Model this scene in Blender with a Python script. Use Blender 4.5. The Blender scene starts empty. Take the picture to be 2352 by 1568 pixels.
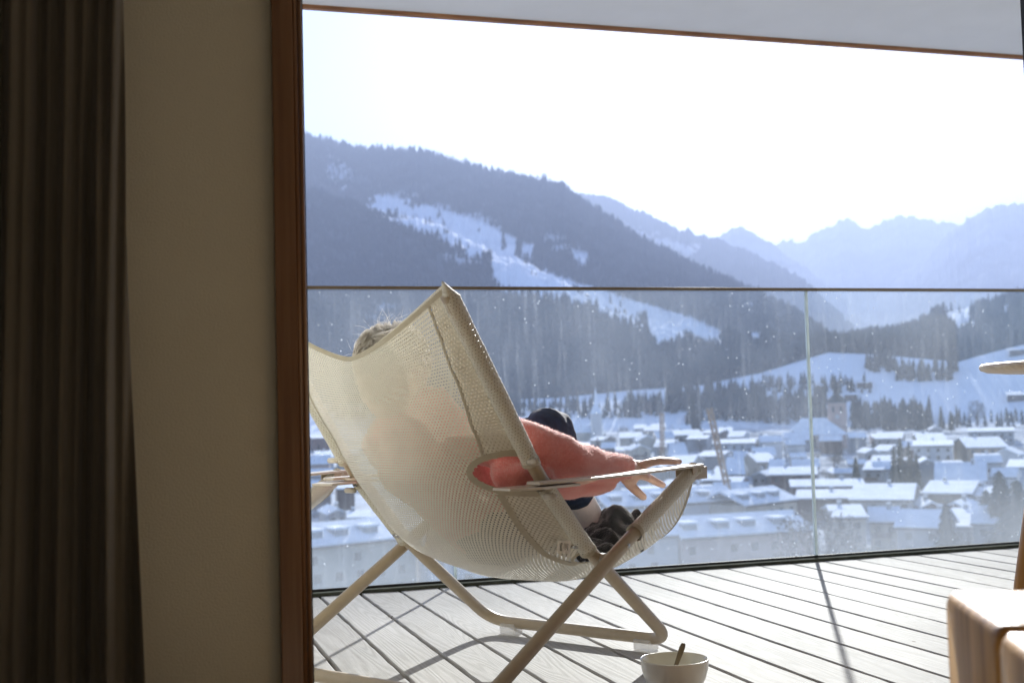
import bpy, bmesh, math, random
import numpy as np
from mathutils import Vector, Matrix, noise as mnoise
random.seed(7); rng = np.random.default_rng(7)
R = math.radians
scene = bpy.context.scene
col = scene.collection
# ------------------------------------------------------------------ camera
CAM_H, FPX, PITCH, ROLL, YAW = 0.65, 3628.0/3000*2352, .0552, .02668, .3011
def cam_axes():
    F = np.array([0, math.cos(PITCH), math.sin(PITCH)]); u = np.array([0, -math.sin(PITCH), math.cos(PITCH)]); x = np.array([1., 0, 0])
    X = math.cos(ROLL)*x-math.sin(ROLL)*u; U = math.sin(ROLL)*x+math.cos(ROLL)*u
    c, s = math.cos(YAW), math.sin(YAW); Z = np.array([[c, s, 0], [-s, c, 0], [0, 0, 1]])
    return Z@X, Z@U, Z@F
CX, CU, CF = cam_axes()
cd = bpy.data.cameras.new('camera'); cam = bpy.data.objects.new('camera', cd); col.objects.link(cam)
cam.matrix_world = Matrix(((CX[0], CU[0], -CF[0], 0), (CX[1], CU[1], -CF[1], 0), (CX[2], CU[2], -CF[2], CAM_H), (0, 0, 0, 1)))
cd.sensor_width = 36; cd.lens = 3628/3000*36; cd.clip_start = .05; cd.clip_end = 60000
cd.dof.use_dof = True; cd.dof.focus_distance = 3.3; cd.dof.aperture_fstop = 5.0
scene.camera = cam
# ------------------------------------------------------------------ sky, sun, exposure
SUN_AZ, SUN_EL = R(29), R(20.6)
scene.world = bpy.data.worlds.new('World'); scene.world.use_nodes = True
nt = scene.world.node_tree; bg = nt.nodes['Background']
sky = nt.nodes.new('ShaderNodeTexSky'); sky.sky_type = 'NISHITA'; sky.sun_disc = False
sky.sun_elevation = SUN_EL; sky.sun_rotation = SUN_AZ; sky.altitude = 900; sky.air_density = .65; sky.dust_density = 2.2; sky.ozone_density = 4.0
nt.links.new(sky.outputs[0], bg.inputs[0]); bg.inputs[1].default_value = .052; sky.dust_density = 1.1
sd = bpy.data.lights.new('sun', 'SUN'); sd.energy = 4.1; sd.angle = R(.55); sd.color = (1, .975, .945)
sun = bpy.data.objects.new('sun', sd); col.objects.link(sun)
SUNV = Vector((math.sin(SUN_AZ)*math.cos(SUN_EL), math.cos(SUN_AZ)*math.cos(SUN_EL), math.sin(SUN_EL)))
sun.rotation_euler = SUNV.to_track_quat('Z', 'Y').to_euler()
scene.view_settings.view_transform = 'Standard'; scene.view_settings.look = 'None'
scene.view_settings.exposure = 2.4; scene.view_settings.gamma = 1
scene.cycles.use_denoising = True
scene.cycles.max_bounces = 10; scene.cycles.transparent_max_bounces = 24; scene.cycles.diffuse_bounces = 5
# ------------------------------------------------------------------ helpers
def ray(px, py):
    return CF+CX*(px-1176)/FPX-CU*(py-784)/FPX
def at(px, py, r):            # point on the pixel's ray at horizontal distance r
    d = ray(px, py); t = r/math.hypot(d[0], d[1]); return np.array([0, 0, CAM_H])+d*t
def at_z(px, py, z):
    d = ray(px, py); return np.array([0, 0, CAM_H])+d*((z-CAM_H)/d[2])
def at_y(px, py, y):
    d = ray(px, py); return np.array([0, 0, CAM_H])+d*(y/d[1])
def tag(o, label=None, cat=None, group=None, kind=None):
    if label: o['label'] = label
    if cat: o['category'] = cat
    if group: o['group'] = group
    if kind: o['kind'] = kind
    return o
def empty(name, loc=(0, 0, 0), rz=0):
    o = bpy.data.objects.new(name, None); o.location = loc; o.rotation_euler = (0, 0, rz); o.empty_display_size = .1; col.objects.link(o); return o
def mesh_obj(name, verts, faces, mat=None, parent=None, smooth=False, uvs=None):
    me = bpy.data.meshes.new(name); me.from_pydata([tuple(v) for v in verts], [], [tuple(f) for f in faces]); me.update()
    if uvs is not None:
        uvl = me.uv_layers.new(name='UVMap'); li = np.zeros(len(me.loops), dtype=np.int32); me.loops.foreach_get('vertex_index', li)
        uvl.data.foreach_set('uv', np.asarray(uvs, dtype=np.float32)[li].ravel())
    if smooth: me.polygons.foreach_set('use_smooth', [True]*len(me.polygons))
    o = bpy.data.objects.new(name, me); col.objects.link(o)
    if mat: me.materials.append(mat)
    if parent: o.parent = parent
    return o
class MB:
    def __init__(s): s.v = []; s.f = []; s.uv = []
    def add(s, v, f, uv=None):
        n = len(s.v); s.v += [tuple(p) for p in v]; s.f += [tuple(i+n for i in q) for q in f]
        s.uv += list(uv) if uv is not None else [(p[0], p[1]) for p in v]
    def box(s, x0, x1, y0, y1, z0, z1, M=None):
        v = [Vector((x, y, z)) for z in (z0, z1) for y in (y0, y1) for x in (x0, x1)]
        if M: v = [M@p for p in v]
        s.add(v, [(0, 2, 3, 1), (4, 5, 7, 6), (0, 1, 5, 4), (2, 6, 7, 3), (0, 4, 6, 2), (1, 3, 7, 5)])
    def tube(s, pts, rad, n=12, caps=True, uvscale=None):
        pts = [Vector(p) for p in pts]; rad = rad if hasattr(rad, '__len__') else [rad]*len(pts)
        ref = None; rings = []; L = 0
        for i, p in enumerate(pts):
            t = (pts[min(i+1, len(pts)-1)]-pts[max(i-1, 0)]).normalized()
            if ref is None:
                ref = t.orthogonal().normalized()
            ref = (ref-t*ref.dot(t)).normalized(); b = t.cross(ref)
            if i: L += (p-pts[i-1]).length
            rr = rad[i]; rx, ry = (rr if hasattr(rr, '__len__') else (rr, rr))
            rings.append(([p+ref*math.cos(a)*rx+b*math.sin(a)*ry for a in [2*math.pi*k/n for k in range(n)]], L, max(rx, ry)))
        v = []; uv = []
        for ring, L, rr in rings:
            for k, q in enumerate(ring): v.append(q); uv.append((abs(k-n/2)/n*2*math.pi*rr, L))
        f = [(i*n+k, i*n+(k+1) % n, (i+1)*n+(k+1) % n, (i+1)*n+k) for i in range(len(rings)-1) for k in range(n)]
        if caps: f += [tuple(range(n))[::-1], tuple((len(rings)-1)*n+k for k in range(n))]
        s.add(v, f, uv)
    def build(s, name, mat=None, parent=None, smooth=False, bevel=0, weld=False):
        o = mesh_obj(name, s.v, s.f, mat, parent, smooth, s.uv)
        if bevel:
            m = o.modifiers.new('b', 'BEVEL'); m.width = bevel; m.segments = 2; m.limit_method = 'ANGLE'
        return o
def fillet(pts, rads, n=8):
    pts = [Vector(p) for p in pts]; out = [pts[0]]
    for i in range(1, len(pts)-1):
        r = rads if not hasattr(rads, '__len__') else rads[i-1]
        a, b, c = pts[i-1], pts[i], pts[i+1]; d1 = (a-b).normalized(); d2 = (c-b).normalized()
        r = min(r, (a-b).length*.49, (c-b).length*.49); p0 = b+d1*r; p1 = b+d2*r
        for k in range(n+1):
            t = k/n; out.append(p0*(1-t)**2+b*2*t*(1-t)+p1*t*t)
    out.append(pts[-1]); return out
def catmull(pts, n=6):
    P = [Vector(p) for p in pts]; P = [P[0]*2-P[1]]+P+[P[-1]*2-P[-2]]; out = []
    for i in range(1, len(P)-2):
        for k in range(n):
            t = k/n; out.append(.5*((2*P[i])+(-P[i-1]+P[i+1])*t+(2*P[i-1]-5*P[i]+4*P[i+1]-P[i+2])*t*t+(-P[i-1]+3*P[i]-3*P[i+1]+P[i+2])*t**3))
    out.append(P[-2]); return out
def lerpk(keys, t):
    for (a, va), (b, vb) in zip(keys, keys[1:]):
        if t <= b:
            k = (t-a)/(b-a) if b > a else 0; k = max(0, k); return np.array(va, float)*(1-k)+np.array(vb, float)*k
    return np.array(keys[-1][1], float)
# ------------------------------------------------------------------ materials
def newmat(name):
    m = bpy.data.materials.new(name); m.use_nodes = True; return m, m.node_tree, m.node_tree.nodes['Principled BSDF']
def mat(name, c1, c2=None, rough=.6, scale=8, stretch=(1, 1, 1), bump=0, bscale=None, spec=.5, detail=4, sheen=0, metal=0, coat=0, translucent=0):
    m, t, b = newmat(name); N = t.nodes; L = t.links
    c2 = c2 or tuple(x*.82 for x in c1)
    tc = N.new('ShaderNodeTexCoord'); mp = N.new('ShaderNodeMapping'); mp.inputs['Scale'].default_value = stretch; L.new(tc.outputs['Object'], mp.inputs[0])
    nz = N.new('ShaderNodeTexNoise'); nz.inputs['Scale'].default_value = scale; nz.inputs['Detail'].default_value = detail; L.new(mp.outputs[0], nz.inputs[0])
    cr = N.new('ShaderNodeValToRGB'); cr.color_ramp.elements[0].position = .35; cr.color_ramp.elements[1].position = .65
    cr.color_ramp.elements[0].color = (*c2, 1); cr.color_ramp.elements[1].color = (*c1, 1)
    L.new(nz.outputs[0], cr.inputs[0]); L.new(cr.outputs[0], b.inputs['Base Color'])
    b.inputs['Roughness'].default_value = rough; b.inputs['Specular IOR Level'].default_value = spec; b.inputs['Metallic'].default_value = metal
    if sheen: b.inputs['Sheen Weight'].default_value = sheen; b.inputs['Sheen Roughness'].default_value = .4
    if coat: b.inputs['Coat Weight'].default_value = coat; b.inputs['Coat Roughness'].default_value = .15
    if bump:
        n2 = N.new('ShaderNodeTexNoise'); n2.inputs['Scale'].default_value = bscale or scale*3; n2.inputs['Detail'].default_value = 4; L.new(mp.outputs[0], n2.inputs[0])
        bp = N.new('ShaderNodeBump'); bp.inputs['Strength'].default_value = bump; bp.inputs['Distance'].default_value = .01; L.new(n2.outputs[0], bp.inputs['Height']); L.new(bp.outputs[0], b.inputs['Normal'])
    if translucent:
        out = N['Material Output']; tr = N.new('ShaderNodeBsdfTranslucent'); L.new(cr.outputs[0], tr.inputs[0]); mx = N.new('ShaderNodeMixShader'); mx.inputs[0].default_value = translucent
        L.new(b.outputs[0], mx.inputs[1]); L.new(tr.outputs[0], mx.inputs[2]); L.new(mx.outputs[0], out.inputs[0])
    return m
M = {}
M['plaster'] = mat('plaster', (.86, .82, .64), (.82, .78, .605), .9, 3, bump=.25, bscale=260)
M['room'] = mat('room_plaster', (.82, .78, .72), None, .9, 2)
M['floor_wood'] = mat('floor_wood', (.50, .42, .33), (.40, .33, .25), .4, 6, (6, .6, 1))
M['soffit'] = mat('soffit_render', (.80, .79, .76), (.77, .76, .73), .9, 5, bump=.1, bscale=200)
M['varnish'] = mat('varnished_wood', (.30, .155, .066), (.215, .105, .042), .32, 7, (14, 14, .5), coat=.4)
M['trim'] = mat('trim_wood', (.42, .20, .09), (.22, .10, .045), .6, 6, (1, 10, 10))
M['black'] = mat('black_gasket', (.012, .012, .013), None, .6)
M['curtain'] = mat('curtain_linen', (.20, .175, .13), (.16, .14, .10), .95, 2, bump=.3, bscale=500, sheen=.2)
M['bronze'] = mat('bronze_rail', (.20, .155, .10), (.16, .12, .08), .35, 10, metal=.3)
M['channel'] = mat('channel_metal', (.085, .09, .07), (.04, .045, .035), .95, 14, (1, 1, 3), spec=.05)
M['gasket'] = mat('clear_gasket', (.66, .71, .70), (.56, .61, .60), .3, 20, translucent=.6)
M['tube'] = mat('powder_coat', (.47, .385, .275), (.44, .36, .26), .42, 60, bump=.08, bscale=700)
M['plastic'] = mat('white_plastic', (.72, .66, .58), None, .35)
M['bolt'] = mat('bolt_steel', (.5, .5, .5), None, .3, metal=1)
M['bowl'] = mat('bowl_glaze', (.78, .75, .66), (.75, .72, .63), .22, 4, coat=.4)
M['spoon'] = mat('spoon_horn', (.20, .15, .09), (.13, .10, .06), .4, 12)
M['stool'] = mat('stool_timber', (.74, .44, .15), (.46, .24, .07), .42, 5, (9, 9, .8), coat=.08, bump=.15, bscale=20)
M['stooltop'] = M['stool']
M['table'] = mat('table_wood', (.72, .60, .42), (.60, .47, .31), .45, 8, (1, 8, 8))
M['legw'] = mat('table_leg_wood', (.50, .27, .09), (.40, .20, .06), .4, 8, (8, 8, 1))
M['skin'] = mat('skin', (.76, .52, .42), (.68, .42, .33), .5, 30, bump=.15, bscale=160)
M['skin'].node_tree.nodes['Principled BSDF'].inputs['Subsurface Weight'].default_value = .15
M['skin'].node_tree.nodes['Principled BSDF'].inputs['Subsurface Radius'].default_value = (.01, .004, .002)
M['nail'] = mat('nail', (.70, .45, .36), None, .3)
M['sweater'] = mat('sweater_wool', (.92, .33, .30), (.85, .27, .245), .95, 120, bump=.5, bscale=420, sheen=1.0, translucent=.08)
M['fuzz'] = mat('wool_fuzz', (1, .80, .76), (.95, .72, .68), .9, translucent=.6)
M['jeans'] = mat('denim', (.012, .034, .085), (.006, .018, .05), .8, 60, bump=.4, bscale=500, sheen=.08)
M['hair'] = mat('pale_hair', (.98, .96, .93), (.94, .91, .86), .5, 90, (1, 1, 1), translucent=.75)
M['sock'] = mat('pale_sock', (.85, .82, .81), (.70, .66, .66), .95, 25, bump=.3, sheen=.4)
M['blanket'] = mat('charcoal_felt', (.030, .033, .036), (.014, .016, .018), .95, 40, bump=.6, bscale=300, sheen=.9)
M['label'] = mat('label_cloth', (.92, .90, .85), None, .8)
M['ink'] = mat('label_ink', (.02, .02, .02), None, .8)
M['snow'] = mat('snow', (.84, .86, .90), (.70, .73, .78), .8, .35, bump=.1, bscale=.8, spec=0)
M['bark'] = mat('bark', (.06, .045, .035), None, .9)
M['conifer'] = mat('conifer', (.026, .040, .032), (.014, .024, .020), .9, .6, spec=0)
M['frosty'] = mat('bare_twigs', (.12, .10, .085), (.07, .065, .055), .9, .8)
M['glassdark'] = mat('window_dark', (.03, .04, .05), None, .15)
M['roofdark'] = mat('eave_dark', (.08, .06, .05), None, .8)
WALLC = dict(cream=(.42, .38, .31), white=(.55, .55, .55), grey=(.34, .34, .35), pink=(.44, .33, .29), ochre=(.42, .30, .18), wood=(.10, .06, .045), blue=(.38, .42, .47))
for k, c in WALLC.items(): M['w_'+k] = mat('render_'+k, c, tuple(x*.85 for x in c), .9, .4)
M['crane'] = mat('crane_paint', (.42, .30, .20), None, .6)

def mesh_fabric():
    m, t, b = newmat('sling_mesh'); N = t.nodes; L = t.links
    uv = N.new('ShaderNodeUVMap'); uv.uv_map = 'UVMap'
    mp = N.new('ShaderNodeMapping'); mp.inputs['Scale'].default_value = (1/.0080, 1/.0074, 1); L.new(uv.outputs[0], mp.inputs[0])
    sp = N.new('ShaderNodeSeparateXYZ'); L.new(mp.outputs[0], sp.inputs[0])
    def math_(op, a, b_=None, c=None):
        n = N.new('ShaderNodeMath'); n.operation = op
        for i, v in enumerate((a, b_, c)):
            if v is None: continue
            if isinstance(v, (int, float)): n.inputs[i].default_value = v
            else: L.new(v, n.inputs[i])
        return n.outputs[0]
    fl = math_('FLOOR', sp.outputs[1]); par = math_('MULTIPLY', math_('MODULO', fl, 2.0), .5)
    fx = math_('FRACT', math_('ADD', sp.outputs[0], math_('ABSOLUTE', par))); fy = math_('FRACT', sp.outputs[1])
    dx = math_('ABSOLUTE', math_('SUBTRACT', fx, .5)); dy = math_('ABSOLUTE', math_('SUBTRACT', fy, .5))
    hx = math_('LESS_THAN', dx, .16); hy = math_('LESS_THAN', dy, .175); hole = math_('MULTIPLY', hx, hy)
    nz = N.new('ShaderNodeTexNoise'); nz.inputs['Scale'].default_value = 9; nz.inputs['Detail'].default_value = 3; L.new(uv.outputs[0], nz.inputs[0])
    cr = N.new('ShaderNodeValToRGB'); cr.color_ramp.elements[0].color = (.72, .695, .61, 1); cr.color_ramp.elements[1].color = (.80, .775, .69, 1); L.new(nz.outputs[0], cr.inputs[0])
    # woven strands: slightly darker beside every hole
    L.new(cr.outputs[0], b.inputs['Base Color']); b.inputs['Roughness'].default_value = .7; b.inputs['Specular IOR Level'].default_value = .25
    hgt = math_('ADD', math_('SINE', math_('MULTIPLY', fx, 6.283)), math_('SINE', math_('MULTIPLY', fy, 6.283)))
    bp = N.new('ShaderNodeBump'); bp.inputs['Strength'].default_value = .35; bp.inputs['Distance'].default_value = .0012; L.new(hgt, bp.inputs['Height']); L.new(bp.outputs[0], b.inputs['Normal'])
    tl = N.new('ShaderNodeBsdfTranslucent'); tl.inputs[0].default_value = (.60, .55, .44, 1)
    m1 = N.new('ShaderNodeMixShader'); m1.inputs[0].default_value = .045; L.new(b.outputs[0], m1.inputs[1]); L.new(tl.outputs[0], m1.inputs[2])
    tr = N.new('ShaderNodeBsdfTransparent'); m2 = N.new('ShaderNodeMixShader'); L.new(hole, m2.inputs[0]); L.new(m1.outputs[0], m2.inputs[1]); L.new(tr.outputs[0], m2.inputs[2])
    L.new(m2.outputs[0], N['Material Output'].inputs[0]); return m
M['mesh'] = mesh_fabric()
M['strap'] = mat('sling_webbing', (.60, .555, .45), (.56, .51, .41), .8, 60, translucent=.18)

def deck_mat():
    m, t, b = newmat('weathered_larch'); N = t.nodes; L = t.links
    at_ = N.new('ShaderNodeAttribute'); at_.attribute_name = 'board'
    tc = N.new('ShaderNodeTexCoord'); ad = N.new('ShaderNodeVectorMath'); ad.operation = 'ADD'; L.new(tc.outputs['Object'], ad.inputs[0]); L.new(at_.outputs['Vector'], ad.inputs[1])
    mp = N.new('ShaderNodeMapping'); mp.inputs['Scale'].default_value = (1, .075, 1); L.new(ad.outputs[0], mp.inputs[0])
    n1 = N.new('ShaderNodeTexNoise'); n1.inputs['Scale'].default_value = 6; n1.inputs['Detail'].default_value = 2; n1.inputs['Distortion'].default_value = .35; L.new(mp.outputs[0], n1.inputs[0])
    # contour lines of the noise = cathedral grain
    mu = N.new('ShaderNodeMath'); mu.operation = 'MULTIPLY'; mu.inputs[1].default_value = 34; L.new(n1.outputs[0], mu.inputs[0])
    si = N.new('ShaderNodeMath'); si.operation = 'SINE'; mu2 = N.new('ShaderNodeMath'); mu2.operation = 'MULTIPLY'; mu2.inputs[1].default_value = 6.283; L.new(mu.outputs[0], mu2.inputs[0]); L.new(mu2.outputs[0], si.inputs[0])
    mp3 = N.new('ShaderNodeMapping'); mp3.inputs['Scale'].default_value = (60, 2, 1); L.new(ad.outputs[0], mp3.inputs[0])
    n3 = N.new('ShaderNodeTexNoise'); n3.inputs['Scale'].default_value = 4; n3.inputs['Detail'].default_value = 5; L.new(mp3.outputs[0], n3.inputs[0])
    n4 = N.new('ShaderNodeTexNoise'); n4.inputs['Scale'].default_value = 2.2; n4.inputs['Detail'].default_value = 5; L.new(ad.outputs[0], n4.inputs[0])
    cr = N.new('ShaderNodeValToRGB'); e = cr.color_ramp.elements; e[0].position = 0; e[0].color = (.46, .445, .43, 1); e[1].position = 1; e[1].color = (.53, .515, .505, 1)
    mr = N.new('ShaderNodeMapRange'); mr.inputs[1].default_value = -1; mr.inputs[2].default_value = .6; L.new(si.outputs[0], mr.inputs[0]); L.new(mr.outputs[0], cr.inputs[0])
    mx = N.new('ShaderNodeMixRGB'); mx.blend_type = 'MULTIPLY'; mx.inputs[0].default_value = 1; L.new(cr.outputs[0], mx.inputs[1])
    c2 = N.new('ShaderNodeValToRGB'); c2.color_ramp.elements[0].position = .3; c2.color_ramp.elements[0].color = (.74, .725, .71, 1); c2.color_ramp.elements[1].position = .7; c2.color_ramp.elements[1].color = (1, 1, 1, 1)
    am = N.new('ShaderNodeMath'); am.operation = 'ADD'; hf = N.new('ShaderNodeMath'); hf.operation = 'MULTIPLY_ADD'; hf.inputs[1].default_value = .5; hf.inputs[2].default_value = 0; L.new(n3.outputs[0], hf.inputs[0]); hg = N.new('ShaderNodeMath'); hg.operation = 'MULTIPLY'; hg.inputs[1].default_value = .5; L.new(n4.outputs[0], hg.inputs[0]); L.new(hf.outputs[0], am.inputs[0]); L.new(hg.outputs[0], am.inputs[1])
    L.new(am.outputs[0], c2.inputs[0]); L.new(c2.outputs[0], mx.inputs[2])
    # a few dark knots / splinters
    vo = N.new('ShaderNodeTexVoronoi'); mpv = N.new('ShaderNodeMapping'); mpv.inputs['Scale'].default_value = (3.2, 2.0, 1); L.new(ad.outputs[0], mpv.inputs[0]); vo.inputs['Scale'].default_value = 2.0; L.new(mpv.outputs[0], vo.inputs[0])
    lt = N.new('ShaderNodeMath'); lt.operation = 'LESS_THAN'; lt.inputs[1].default_value = .035; L.new(vo.outputs['Distance'], lt.inputs[0])
    mk = N.new('ShaderNodeMixRGB'); L.new(lt.outputs[0], mk.inputs[0]); L.new(mx.outputs[0], mk.inputs[1]); mk.inputs[2].default_value = (.12, .09, .07, 1)
    wn = N.new('ShaderNodeTexWhiteNoise'); wn.noise_dimensions = '3D'; L.new(at_.outputs['Vector'], wn.inputs[0]); tn = N.new('ShaderNodeMapRange'); tn.inputs[3].default_value = .84; tn.inputs[4].default_value = 1.08; L.new(wn.outputs[0], tn.inputs[0])
    vm = N.new('ShaderNodeVectorMath'); vm.operation = 'SCALE'; L.new(mk.outputs[0], vm.inputs[0]); L.new(tn.outputs[0], vm.inputs['Scale']); L.new(vm.outputs[0], b.inputs['Base Color'])
    b.inputs['Roughness'].default_value = .68; b.inputs['Specular IOR Level'].default_value = .04
    bp = N.new('ShaderNodeBump'); bp.inputs['Strength'].default_value = .22; bp.inputs['Distance'].default_value = .0012
    ad2 = N.new('ShaderNodeMath'); ad2.operation = 'ADD'; L.new(n3.outputs[0], ad2.inputs[0]); L.new(mr.outputs[0], ad2.inputs[1]); L.new(ad2.outputs[0], bp.inputs['Height']); L.new(bp.outputs[0], b.inputs['Normal'])
    return m
M['deck'] = deck_mat()
M['joist'] = mat('joist_wood', (.75, .50, .30), (.62, .40, .23), .8, 6, (1, 8, 1))

def glass_mat():
    m, t, b = newmat('dusty_glass'); N = t.nodes; L = t.links; N.remove(b)
    tc = N.new('ShaderNodeTexCoord'); sp = N.new('ShaderNodeSeparateXYZ'); L.new(tc.outputs['Object'], sp.inputs[0])
    def ramp(src, a, b_, lo, hi):
        r = N.new('ShaderNodeMapRange'); r.inputs[1].default_value = a; r.inputs[2].default_value = b_; r.inputs[3].default_value = lo; r.inputs[4].default_value = hi; L.new(src, r.inputs[0]); return r.outputs[0]
    def nz(scale, st, det=4):
        mp = N.new('ShaderNodeMapping'); mp.inputs['Scale'].default_value = st; L.new(tc.outputs['Object'], mp.inputs[0])
        n = N.new('ShaderNodeTexNoise'); n.inputs['Scale'].default_value = scale; n.inputs['Detail'].default_value = det; L.new(mp.outputs[0], n.inputs[0]); return n.outputs[0]
    def add(a, b_):
        n = N.new('ShaderNodeMath'); n.operation = 'ADD'; L.new(a, n.inputs[0]); L.new(b_, n.inputs[1]); return n.outputs[0]
    haze = ramp(nz(3, (1, 1, 1)), .35, .7, .02, .065)
    streak = ramp(nz(10, (9, 1, .5), 6), .52, .80, 0, .07)
    low = ramp(sp.outputs[2], .02, .34, .15, 0)
    tot = add(add(haze, streak), low)
    for sc, th, amt in ((34, .055, .55), (75, .06, .35)):
        vo = N.new('ShaderNodeTexVoronoi'); vo.inputs['Scale'].default_value = sc; L.new(tc.outputs['Object'], vo.inputs[0])
        r = ramp(vo.outputs['Distance'], th*1.0, th*2.6, amt, 0)
        wn = N.new('ShaderNodeTexWhiteNoise'); L.new(vo.outputs['Position'], wn.inputs[0]); g = N.new('ShaderNodeMath'); g.operation = 'GREATER_THAN'; g.inputs[1].default_value = .72; L.new(wn.outputs[0], g.inputs[0])
        mu = N.new('ShaderNodeMath'); mu.operation = 'MULTIPLY'; L.new(r, mu.inputs[0]); L.new(g.outputs[0], mu.inputs[1]); tot = add(tot, mu.outputs[0])
    df = N.new('ShaderNodeBsdfDiffuse'); df.inputs[0].default_value = (.7, .72, .75, 1); tl = N.new('ShaderNodeBsdfTranslucent'); tl.inputs[0].default_value = (.72, .79, .88, 1)
    ds = N.new('ShaderNodeMixShader'); ds.inputs[0].default_value = .5; L.new(df.outputs[0], ds.inputs[1]); L.new(tl.outputs[0], ds.inputs[2])
    tr = N.new('ShaderNodeBsdfTransparent'); tr.inputs[0].default_value = (.955, .975, .97, 1)
    mx = N.new('ShaderNodeMixShader'); cl = N.new('ShaderNodeClamp'); L.new(tot, cl.inputs[0]); L.new(cl.outputs[0], mx.inputs[0]); L.new(tr.outputs[0], mx.inputs[1]); L.new(ds.outputs[0], mx.inputs[2])
    gl = N.new('ShaderNodeBsdfGlossy'); gl.inputs[0].default_value = (.5, .52, .55, 1); gl.inputs['Roughness'].default_value = .02; lw = N.new('ShaderNodeFresnel'); lw.inputs[0].default_value = 1.5
    fm = N.new('ShaderNodeMath'); fm.operation = 'MULTIPLY'; fm.inputs[1].default_value = .35; L.new(lw.outputs[0], fm.inputs[0]); m2 = N.new('ShaderNodeMixShader'); L.new(fm.outputs[0], m2.inputs[0]); L.new(mx.outputs[0], m2.inputs[1]); L.new(gl.outputs[0], m2.inputs[2])
    L.new(m2.outputs[0], N['Material Output'].inputs[0]); return m
M['glass'] = glass_mat()

# ------------------------------------------------------------------ the terrace and the room
FY = 2.2                      # inner face of the facade
XL = float(at_y(634, 900, FY)[0]); XR0 = float(at_y(706, 900, FY)[0]); XRR = float(at_y(2345, 60, FY+.12)[0])
SOF_Z, SOF_Y = 2.5, 5.51
RAIL_Y, RAIL_Z = 4.56, 1.125
def struct(name, mb, m, bevel=0): return tag(mb.build(name, m, None, bevel=bevel), kind='structure')
# deck boards
PITCHW = .2255*CAM_H; X_ALIGN = 3.0281342*CAM_H
mb = MB(); battr = []
i0 = int((-4-X_ALIGN)/PITCHW)
x = X_ALIGN+i0*PITCHW
while x < 9:
    n0 = len(mb.v); x0, x1 = x+.0052, x+PITCHW-.0052; ye = RAIL_Y-.062+random.uniform(-.004, .004)
    ys = np.linspace(2.31, ye, 36); off = (random.uniform(0, 50), random.uniform(0, 50), random.uniform(0, 50))
    wl = [random.gauss(0, .0006) for _ in ys]; wr = [random.gauss(0, .0009) for _ in ys]; tilt = random.gauss(0, .0006)
    v = []; f = []
    for j, y in enumerate(ys):
        v += [(x0+wl[j], y, -.026), (x0+wl[j], y, -.002), (x0+.0022+wl[j], y, tilt), (x1-.0022+wr[j], y, -tilt), (x1+wr[j], y, -.002), (x1+wr[j], y, -.026)]
    for j in range(len(ys)-1):
        for k in range(5): a = j*6+k; f.append((a, a+1, a+7, a+6)[::-1])
    f += [tuple(range(6))[::-1], tuple((len(ys)-1)*6+k for k in range(6))]
    mb.add(v, f); battr += [off]*len(v); x += PITCHW
deck = struct('deck', mb, M['deck'])
a = deck.data.attributes.new('board', 'FLOAT_VECTOR', 'POINT'); a.data.foreach_set('vector', np.array(battr, dtype=np.float32).ravel())
mb = MB(); mb.box(-4, 9, 2.3, RAIL_Y-.05, -.3, -.0285); struct('deck_substructure', mb, M['joist'])
mb = MB(); mb.box(-4, 9, RAIL_Y+.04, RAIL_Y+.25, -.4, -.05); mb.box(-4, 9, 2.2, RAIL_Y+.04, -.5, -.305); struct('balcony_slab', mb, M['soffit'])
# ceiling over the terrace (solid slab) and its edge
mb = MB(); mb.box(-6, 11, 2.52, SOF_Y, SOF_Z, SOF_Z+.35); struct('balcony_ceiling', mb, M['soffit'])
tr = MB(); tr.box(-6, 11, SOF_Y+.002, SOF_Y+.03, SOF_Z-.017, SOF_Z+.1); o = tr.build('edge_trim', M['trim'])
tag(o, 'thin brown wooden strip along the outer edge of the white balcony ceiling', 'edge trim')
# facade wall with the doorway: pieces butt
w = MB(); w.box(-3.2, XL, FY, FY+.3, 0, 2.6); w.box(3.9, 5, FY, FY+.3, 0, 2.6); w.box(XL, 3.9, FY, FY+.3, 2.26, 2.6)
tag(w.build('facade_wall', M['plaster']), 'plain plastered interior wall between the curtain and the brown door frame', 'wall', kind='structure')
w = MB(); w.box(-3.2, 4, -3.0, 2.2, -.2, 0); tag(w.build('floor', M['floor_wood']), kind='structure')
w = MB(); w.box(-3.2, 4, -3.0, 2.2, 2.42, 2.6); tag(w.build('ceiling', M['room']), kind='structure')
w = MB(); w.box(-3.4, -3.2, -3.2, 2.5, 0, 2.6); w.box(4, 4.2, -3.2, 2.2, 0, 2.6); w.box(-3.2, 4, -3.2, -3.0, 0, 2.6)
tag(w.build('room_walls', M['room']), kind='structure')
# door frame
fr = empty('door_frame', ((XL+XR0)/2, FY, 0)); tag(fr, 'brown varnished wooden door frame standing between plaster wall and terrace', 'door frame')
def fpart(name, boxes, m, bevel=.002):
    b = MB()
    for q in boxes: b.box(*q)
    o = b.build(name, m, fr, bevel=bevel); o.matrix_parent_inverse = Matrix.Translation((-fr.location.x, -fr.location.y, 0)); return o
e = XR0
fpart('jamb', [(XL, e-.018, FY-.022, FY+.12, 0.02, 2.24)], M['varnish'])
def bead(x0, rad, name='bead'):
    b = MB(); b.tube([(x0, FY-.012, .02), (x0, FY-.012, 2.24)], rad, 16); o = b.build(name, M['varnish'], fr, smooth=True); o.matrix_parent_inverse = Matrix.Translation((-fr.location.x, -fr.location.y, 0))
bead(e-.0135, .0045); bead(e-.0045, .0042)
fpart('seal', [(e-.004, e+.0075, FY+.03, FY+.06, 0.02, 2.24)], M['black'], 0)
fpart('jamb', [(XRR, XRR+.088, FY-.022, FY+.12, 0.02, 2.24)], M['black'])
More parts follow.
